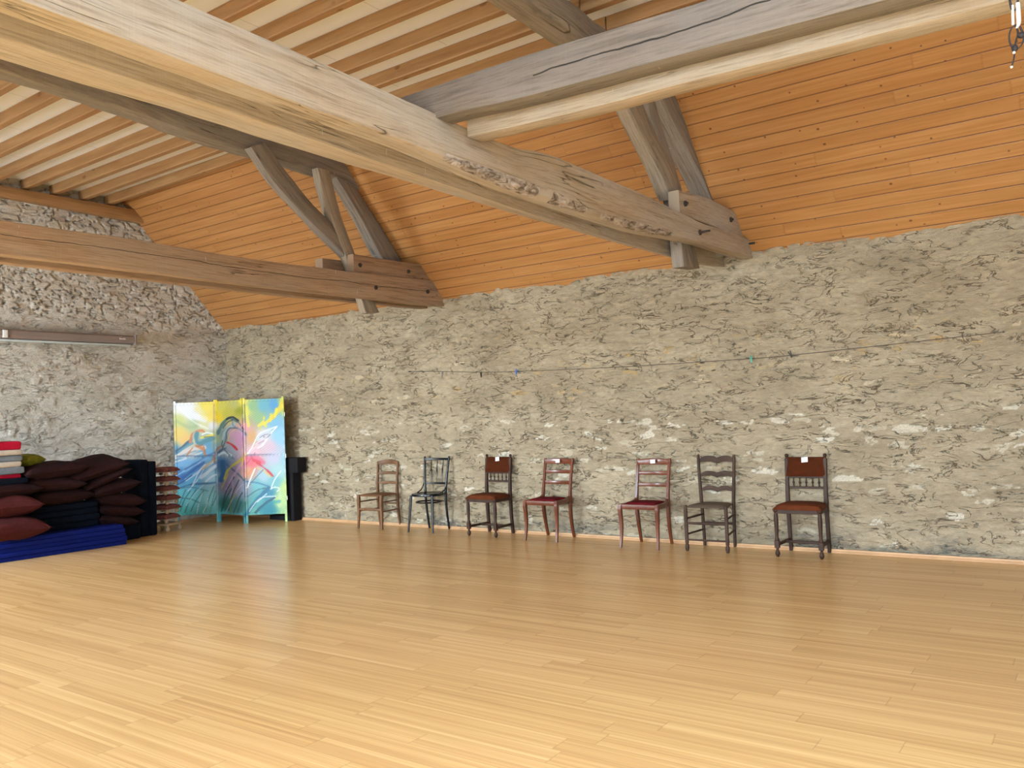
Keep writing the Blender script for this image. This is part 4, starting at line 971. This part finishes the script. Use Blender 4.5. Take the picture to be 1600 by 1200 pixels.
for i in range(3):
    a, b = SP[i], SP[i+1]; L = (b-a).length; ang = math.atan2(b.y-a.y, b.x-a.x)
    q = [np.array(p, float) for p in QD[i]]
    def fmap(x, z, q=q, L=L):
        u = (x-.03)/(L-.06); v = (Z1-z)/(Z1-Z0)
        p = (q[0][None]*(1-u)[:, None]+q[1][None]*u[:, None])*(1-v)[:, None]+(q[3][None]*(1-u)[:, None]+q[2][None]*u[:, None])*v[:, None]
        return p[:, 0], p[:, 1]
    bm = bmesh.new(); nx = int((L-.07)/.011); nz = int((Z1-Z0)/.011)
    grid = [[bm.verts.new((.035+(L-.07)*ix/nx, -.006, Z0+(Z1-Z0)*iz/nz)) for iz in range(nz+1)] for ix in range(nx+1)]
    back = [[bm.verts.new((.035+(L-.07)*ix, .006, Z0+(Z1-Z0)*iz)) for iz in (0, 1)] for ix in (0, 1)]
    for ix in range(nx):
        for iz in range(nz): bm.faces.new((grid[ix][iz], grid[ix+1][iz], grid[ix+1][iz+1], grid[ix][iz+1]))
    bm.faces.new((back[0][0], back[0][1], back[1][1], back[1][0]))
    me = paint_mesh(bm, fmap); pnl = obj('screen_panel', me, None, scr, smooth=False)
    pnl.matrix_local = Matrix.Translation(a-Vector(scr.location)) @ Matrix.Rotation(ang, 4, 'Z')
    def strip(name, x0, x1, z0, z1, t=.013, long_='z'):
        bm = bmesh.new()
        n = max(2, int(((z1-z0) if long_ == 'z' else (x1-x0))/.012))
        if long_ == 'z': sweep(bm, [((x0+x1)/2, 0, z0+(z1-z0)*k/n, (x1-x0)/2, t) for k in range(n+1)], X, Y, 'rect', 8, 1)
        else: sweep(bm, [(x0+(x1-x0)*k/n, 0, (z0+z1)/2, t, (z1-z0)/2) for k in range(n+1)], Y, Z, 'rect', 8, 1)
        obj(name, paint_mesh(bm, fmap), None, pnl, smooth=False)
    strip('stile', .004, .038, 0, HS); strip('stile', L-.038, L-.004, 0, HS)
    strip('rail', .038, L-.038, Z1-.032, Z1+.004, .011, 'x'); strip('rail', .038, L-.038, .98, 1.02, .0085, 'x'); strip('rail', .038, L-.038, Z0-.006, Z0+.034, .011, 'x')
    for zz in (.35, .98, 1.6):
        bm = bmesh.new(); sweep(bm, vs([(L, .0, zz-.03), (L, .0, zz+.03)], .005), X, Y, 'round', 6, 1); obj('hinge', bm, MAT['metal'], pnl)

# black cloth-covered stand behind the screen
bm = bmesh.new(); box(bm, 1.60, 1.80, -.21, -.06, 0, .74, .012); box(bm, 1.60, 1.925, -.22, -.05, .72, .945, .015); box(bm, 1.22, 1.66, -.20, -.08, 0, .07, .01)
tag(obj('black_cabinet', bm, MAT['black']), 'black box-shaped cabinet half hidden behind the right edge of the painted screen', 'cabinet')

# ---------------------------------------------------------------- mats, cushions, blankets by the gable wall
def pillow(name, mat, label, loc, size, th, rot=(0, 0, 0), group=None, cat='cushion', n=22, squash=.10, seed=0):
    bm = bmesh.new(); T = []; B = []
    for s, G in ((1, T), (-1, B)):
        for i in range(n+1):
            row = []
            for j in range(n+1):
                u = 2*i/n-1; v = 2*j/n-1
                k = max(0, (1-abs(u)**3.0)*(1-abs(v)**3.0))**.55
                w = .5*(1-squash*(1-v*v)*abs(u)**3) ; w2 = .5*(1-squash*(1-u*u)*abs(v)**3)
                wr_ = mnoise.noise(Vector((u*2.2+seed*5, v*2.2, s+seed)))*.10+mnoise.noise(Vector((u*6, v*6+seed, s)))*.03
                row.append(bm.verts.new((u*w*size[0], v*w2*size[1], s*th*.5*k*(1+wr_))))
            G.append(row)
    for G, fl_ in ((T, 0), (B, 1)):
        for i in range(n):
            for j in range(n):
                f = (G[i][j], G[i+1][j], G[i+1][j+1], G[i][j+1]); bm.faces.new(f[::-1] if fl_ else f)
    bmesh.ops.remove_doubles(bm, verts=bm.verts[:], dist=.0005)
    o = obj(name, bm, mat); o.location = loc; o.rotation_euler = rot
    for p in o.data.polygons: p.use_smooth = True
    return tag(o, label, cat, group)
def slab(name, mat, label, x0, x1, y0, y1, z0, z1, rz=0, group=None, cat='mat', wob=.008, bev=.015, seed=0):
    bm = bmesh.new(); cx, cy = (x0+x1)/2, (y0+y1)/2
    nx = max(2, int((x1-x0)/.08)); ny = max(2, int((y1-y0)/.08)); 
    b2 = bmesh.new(); box(b2, x0-cx, x1-cx, y0-cy, y1-cy, 0, z1-z0)
    bmesh.ops.bevel(b2, geom=b2.edges[:], offset=min(bev, (z1-z0)*.42), segments=3, profile=.6, affect='EDGES')
    for f in range(1, ny): bmesh.ops.bisect_plane(b2, geom=b2.verts[:]+b2.edges[:]+b2.faces[:], plane_co=(0, y0-cy+(y1-y0)*f/ny, 0), plane_no=(0, 1, 0))
    for f in range(1, nx): bmesh.ops.bisect_plane(b2, geom=b2.verts[:]+b2.edges[:]+b2.faces[:], plane_co=(x0-cx+(x1-x0)*f/nx, 0, 0), plane_no=(1, 0, 0))
    for v in b2.verts:
        p = v.co+Vector((seed*3.3, seed*1.7, seed))
        if v.co.z > .002: v.co.z += (mnoise.noise(p*3)*.3-.15)*min(wob, (z1-z0)*.5)
        v.co.x += mnoise.noise(Vector((p.y*4, p.z*9, seed)))*wob*1.3; v.co.y += mnoise.noise(Vector((p.x*4, p.z*9, seed+5)))*wob*1.3
    bm.free(); o = obj(name, b2, mat); o.location = (cx, cy, z0); o.rotation_euler = (0, 0, rz)
    return tag(o, label, cat, group)
# thick blue gym mats lying flat against the wall
bl = ['bottom', 'second from the floor', 'third from the floor', 'fourth from the floor', 'top']
for i in range(5):
    e = [0, .012, -.008, .01, -.004][i]
    slab('gym_mat', MAT['blue'], 'royal blue foam mat lying by the gable wall, %s of its stack' % bl[i] if i in (0, 4) else 'royal blue foam mat in the low stack by the gable wall, %s' % bl[i], .16, 1.33+e, -5.1, -2.56+e*.8-(.03 if i > 2 else 0), .0+i*.052, .052+i*.052, math.radians(-3.5), 'blue mats by the gable wall', 'mat', .004, .010, i)
nl = ['bottom', 'second from bottom', 'third from bottom', 'top']
for i in range(4):
    slab('folded_mat', MAT['navy'], 'navy folded mat on the blue mats, %s of its stack of four' % nl[i], .45, 1.13+[.0, .015, -.01, .01][i], -3.64, -2.80+[0, .012, .0, -.012][i], .262+i*.079, .341+i*.079, 0, 'navy folded mats on the blue mats', 'mat', .008, .03, 10+i)
slab('floor_cushion', MAT['navy'], 'navy block cushion on the floor under the lowest maroon cushion', .50, 1.08, -2.50, -2.20, 0, .215, 0, None, 'cushion', .008, .04, 15)
slab('standing_mat', MAT['navy'], 'navy mat standing upright between cushion pile and stool stack, left one', .50, .98, -2.15, -2.02, 0, 1.05, 0, 'navy mats standing upright', 'mat', .010, .03, 16)
slab('standing_mat', MAT['navy'], 'navy mat standing upright right beside the stack of small stools', .48, .98, -2.015, -1.90, 0, 1.02, 0, 'navy mats standing upright', 'mat', .008, .03, 17)
s5 = .56; pg = 'maroon cushions piled by the gable wall'
pillow('cushion', MAT['maroon_light'], 'brick-red cushion lying lowest on the left end of the blue mats', (1.24, -3.97, .395), (.72, .72), .27, (0, math.radians(6), .05), pg, seed=1)
pillow('cushion', MAT['maroon_light'], 'brick-red cushion lying directly on the lowest brick-red one', (1.16, -3.98, .635), (.70, .70), .26, (0, 0, -.05), pg, seed=2)
pillow('cushion', MAT['maroon'], 'dark maroon cushion on top of the two brick-red ones at the left', (1.05, -3.98, .815), (.66, .80), .19, (0, 0, .1), pg, seed=3)
pillow('cushion', MAT['maroon'], 'dark maroon cushion lying directly on the navy folded mats', (.98, -3.27, .670), (.54, .80), .19, (0, 0, .05), pg, seed=4)
pillow('cushion', MAT['maroon'], 'dark maroon cushion in the middle of the left pile, under the widest top cushion', (.97, -3.38, .835), (.60, .78), .19, (math.radians(-3), 0, -.05), pg, seed=5)
pillow('cushion', MAT['maroon'], 'dark maroon cushion topping the left pile, beside the olive green one', (.95, -3.36, 1.00), (.62, .80), .225, (math.radians(3), 0, .05), pg, seed=6)
pillow('cushion', MAT['maroon'], 'dark maroon cushion lowest in the right pile, on the navy block cushion', (.98, -2.56, .285), (.50, .52), .15, (math.radians(-10), 0, .0), pg, seed=7)
pillow('cushion', MAT['maroon'], 'dark maroon cushion second from the bottom of the right pile', (.98, -2.52, .410), (.54, .58), .165, (math.radians(-9), 0, .05), pg, seed=8)
pillow('cushion', MAT['maroon'], 'dark maroon cushion third from the bottom of the right pile', (.99, -2.51, .55), (.56, .62), .19, (math.radians(-8), 0, -.04), pg, seed=9)
pillow('cushion', MAT['maroon'], 'dark maroon cushion in the right pile with its right end tipped up', (.98, -2.60, .715), (.56, .66), .185, (math.radians(9), 0, .04), pg, seed=10)
pillow('cushion', MAT['maroon'], 'thin dark maroon cushion tilted just beneath the topmost one', (.96, -2.70, .84), (.56, .66), .13, (math.radians(20), 0, .0), pg, seed=11)
pillow('cushion', MAT['maroon'], 'topmost dark maroon cushion, large and tilted, beside the standing navy mats', (.90, -2.82, .99), (.68, .84), .21, (math.radians(14), math.radians(10), .0), pg, seed=12)
pillow('cushion', MAT['green'], 'small olive green cushion beside the folded blankets', (.92, -3.60, 1.145), (.34, .34), .16, (0, 0, .5), None, seed=13)
slab('folded_mat', MAT['navy'], 'thin navy folded mat under the stack of folded blankets', .72, 1.28, -4.40, -3.73, .885, .955, 0, None, 'mat', .006, .02, 20)
z = .955
for i, (mt, hgt, cl, wh) in enumerate([('red', .055, 'red folded blanket', 'at the bottom of the blanket stack'), ('grey', .085, 'blue-grey folded blanket', 'just above the bottom red blanket'), ('cream', .07, 'cream folded blanket', 'between the two blue-grey blankets'), ('grey', .08, 'blue-grey folded blanket', 'just below the upper cream blanket'), ('cream', .065, 'cream folded blanket', 'directly under the top red blanket'), ('red', .105, 'red folded blanket', 'on top of the blanket stack')]):
    slab('folded_blanket', MAT[mt], '%s %s' % (cl, wh), .80+.01*(i % 2), 1.20+.012*((i*2) % 3), -4.33, -3.76+[0, .03, .0, .012, .0, -.004][i], z, z+hgt-.002, 0, 'folded blankets in a stack', 'blanket', .012, .03, 30+i); z += hgt-.004

# stack of small stools
def stool(label):
    t = thing('meditation_stool', label, 'stool', (0, 0, 0), 0, 'small stools stacked by the gable wall')
    bm = bmesh.new(); pad(bm, [(-.17, -.15), (.17, -.15), (.17, .15), (-.17, .15)], .074, .055, n=12, drop=.010, crown=.35); obj('cushion_pad', bm, MAT['maroon_pad'], t)
    bm = bmesh.new(); box(bm, -.15, .15, -.125, .125, .052, .066, .004); obj('seat_board', bm, MAT['beech'], t)
    for sx in (-1, 1):
        for sy in (-1, 1):
            bm = bmesh.new(); sweep(bm, turned(sx*.125, sy*.10, [(.054, .012), (.046, .016), (.038, .025), (.018, .028), (0, .016)]), X, Y, 'round', 12, 3); obj('leg', bm, MAT['beech'], t)
    return t
sl = ['lowest, on the wooden base', 'second from the bottom', 'third from the bottom', 'third from the top', 'second from the top', 'topmost']
p0 = None
for i in range(6):
    lab = 'small stool with old-rose pad, %s of the stack' % sl[i]
    if p0 is None: o = p0 = stool(lab)
    else: o = copy_tree(p0); o['label'] = lab
    o.location = (.66+random.uniform(-.012, .012), -1.60+random.uniform(-.015, .015), .115+i*.1335); o.rotation_euler = (0, 0, .35+random.uniform(-.06, .06))
t = thing('wooden_base', 'low pale wooden bench with ball feet under the stack of stools', 'bench', (.66, -1.60, 0), .35)
bm = bmesh.new(); box(bm, -.19, .19, -.17, .17, .085, .112, .006); obj('bench_top', bm, MAT['beech'], t)
for sx in (-1, 1):
    for sy in (-1, 1):
        bm = bmesh.new(); sweep(bm, turned(sx*.15, sy*.13, [(.09, .014), (.06, .015), (.045, .028), (.02, .030), (0, .018)]), X, Y, 'round', 12, 3); obj('leg', bm, MAT['beech'], t)

# ---------------------------------------------------------------- retracted projection screen on the gable wall
t = thing('projection_screen', 'long grey housing of a rolled-up projection screen on the gable wall', 'projection screen', (.085, -2.6, 2.7))
bm = bmesh.new()
prof = [(.0, .02), (.0, .125), (.02, .15), (.075, .145), (.105, .12), (.11, .06), (.09, .03), (.03, .012)]
y0, y1 = -1.35, .90
r0 = [bm.verts.new((x, y0, z)) for x, z in prof]; r1 = [bm.verts.new((x, y1, z)) for x, z in prof]
for j in range(8): bm.faces.new((r0[j], r0[(j+1) % 8], r1[(j+1) % 8], r1[j]))
bm.faces.new(r0); bm.faces.new(r1[::-1]); bmesh.ops.recalc_face_normals(bm, faces=bm.faces[:])
obj('housing', bm, MAT['housing'], t, smooth=False)
bm = bmesh.new(); box(bm, .03, .065, y0+.02, y1-.05, -.012, .014, .004); o = obj('weight_bar', bm, MAT['bar'], t); o['label'] = 'pale grey bar along the bottom of the housing'
bm = bmesh.new(); box(bm, -.01, .118, y1-.005, y1+.022, .008, .155, .006); obj('end_cap', bm, MAT['housing'], t)
bm = bmesh.new()
for k in range(6): box(bm, .1035, .1095, .66+k*.016, .668+k*.016, .078, .094+.008*(k in (0, 4)))
obj('lettering', bm, MAT['white'], t, smooth=False)
bm = bmesh.new(); box(bm, -.02, .12, y0+.44, y0+.50, .03, .13, .01); o = obj('bracket', bm, MAT['white'], t); o['label'] = 'white bracket'
for yy in (-1.2, .8):
    bm = bmesh.new(); box(bm, -.06, .02, yy, yy+.03, .05, .12); obj('wall_bracket', bm, MAT['housing'], t, smooth=False)

# ---------------------------------------------------------------- wire along the stone wall with its pegs
wp = [(4.08, -.05, 2.10), (4.66, -.06, 2.065), (5.32, -.06, 2.015), (5.88, -.06, 1.99), (6.71, -.065, 1.965), (7.54, -.065, 1.95), (8.82, -.065, 1.94), (9.22, -.065, 1.945), (10.19, -.06, 1.98), (11.06, -.05, 2.015)]
t = thing('hanging_wire', 'thin dark wire strung across the long stone wall above the chairs', 'wire', (7.5, -.06, 2.0))
bm = bmesh.new(); sweep(bm, [(*p, .0032, .0032) for p in wp], Y, Z, 'round', 5, 4); o = obj('wire', bm, MAT['iron'], t); o.matrix_parent_inverse = Matrix.Translation((-7.5, .06, -2.0))
for p in (wp[0], wp[-1]):
    bm = bmesh.new(); sweep(bm, [(p[0], p[1]-.015, p[2], .008, .008), (p[0], .06, p[2], .006, .006)], X, Z, 'round', 6, 1); o = obj('nail', bm, MAT['iron'], t); o.matrix_parent_inverse = Matrix.Translation((-7.5, .06, -2.0))
peg_b = plain('blue_plastic', (.02, .10, .40), .4); peg_g = plain('green_plastic', (.05, .33, .22), .4)
for x, z, m_, lab, tl in ((5.87, 1.985, peg_b, 'blue clothes peg clipped on the wall wire', .3), (8.82, 1.935, peg_g, 'green clothes peg clipped on the wall wire', -.1), (9.22, 1.955, MAT['iron'], 'dark iron hook peg on the wire above the wavy-slat chair', -.35), (5.32, 1.985, MAT['iron'], 'dark peg hanging on the wire left of the blue peg', 0), (4.68, 2.03, MAT['housing'], 'grey-brown peg near the left end of the wall wire', .2)):
    bm = bmesh.new()
    for s in (-1, 1): sweep(bm, [(s*.004, -.006, -.035, .004, .005), (s*.006, -.006, 0, .004, .006), (s*.011, -.006, .035, .004, .005)], X, Y, 'rect', 8, 2)
    o = obj('clothes_peg', bm, m_); o.location = (x, -.067, z); o.rotation_euler = (0, tl, 0); tag(o, lab, 'peg', 'pegs on the wall wire')

# ---------------------------------------------------------------- cord and fitting hanging from the lengthwise beam
t = thing('rope_sling', 'black cord loops and white-wrapped strap hanging from the lengthwise beam, top right', 'rope', (11.555, -5.0, 3.01))
def loc_(pts): return [(x-11.555, y+5.0, z-3.01, r, r) for x, y, z, r in pts]
bm = bmesh.new()
sweep(bm, loc_([(11.545, -5.0, 3.02, .004), (11.547, -5.0, 2.93, .004), (11.552, -5.0, 2.87, .004), (11.555, -5.0, 2.855, .004)]), X, Y, 'round', 6, 4)
sweep(bm, loc_([(11.585, -5.0, 3.02, .004), (11.58, -5.0, 2.93, .004), (11.572, -5.0, 2.87, .004), (11.565, -5.0, 2.85, .004)]), X, Y, 'round', 6, 4)
obj('upper_cord', bm, MAT['rope'], t)
bm = bmesh.new()
sweep(bm, loc_([(11.557, -5.0, 2.872, .0045), (11.555, -5.0, 2.80, .0045)]), X, Y, 'round', 6, 1)
sweep(bm, loc_([(11.573, -5.0, 2.875, .007), (11.573, -5.0, 2.835, .0075), (11.572, -5.0, 2.80, .007), (11.565, -5.0, 2.785, .004)]), X, Y, 'round', 8, 4)
o = obj('wrapped_strap', bm, MAT['cream'], t); o['label'] = 'white wrapped strap'
bm = bmesh.new()
sweep(bm, loc_([(11.562, -5.0, 2.80, .003), (11.548, -5.005, 2.785, .003), (11.541, -5.005, 2.762, .003), (11.543, -5.0, 2.735, .003), (11.553, -5.0, 2.71, .003)]), X, Y, 'round', 6, 5)
sweep(bm, loc_([(11.562, -5.0, 2.80, .003), (11.568, -4.995, 2.77, .0035), (11.560, -5.0, 2.74, .003), (11.552, -5.0, 2.71, .003)]), X, Y, 'round', 6, 5)
sweep(bm, loc_([(11.575, -5.0, 2.79, .003), (11.582, -5.0, 2.765, .004), (11.584, -5.0, 2.742, .003), (11.575, -5.0, 2.72, .003), (11.556, -5.0, 2.705, .003)]), X, Y, 'round', 6, 5)
sphere(bm, (11.578-11.555, 0, 2.757-3.01), .011, 1.2, 1, 1); sphere(bm, (11.556-11.555, 0, 2.716-3.01), .011, 1, 1, 1.2)
sweep(bm, loc_([(11.555, -5.0, 2.71, .0028), (11.551, -5.0, 2.68, .0028), (11.543, -5.0, 2.655, .0028)]), X, Y, 'round', 6, 4)
obj('cord_loop', bm, MAT['rope'], t)
bm = bmesh.new(); sphere(bm, (11.5425-11.555, 0, 2.652-3.01), .005); sphere(bm, (11.553-11.555, -.004, 2.70-3.01), .005)
o = obj('cord_end', bm, MAT['cream'], t); o['label'] = 'white cord tips'
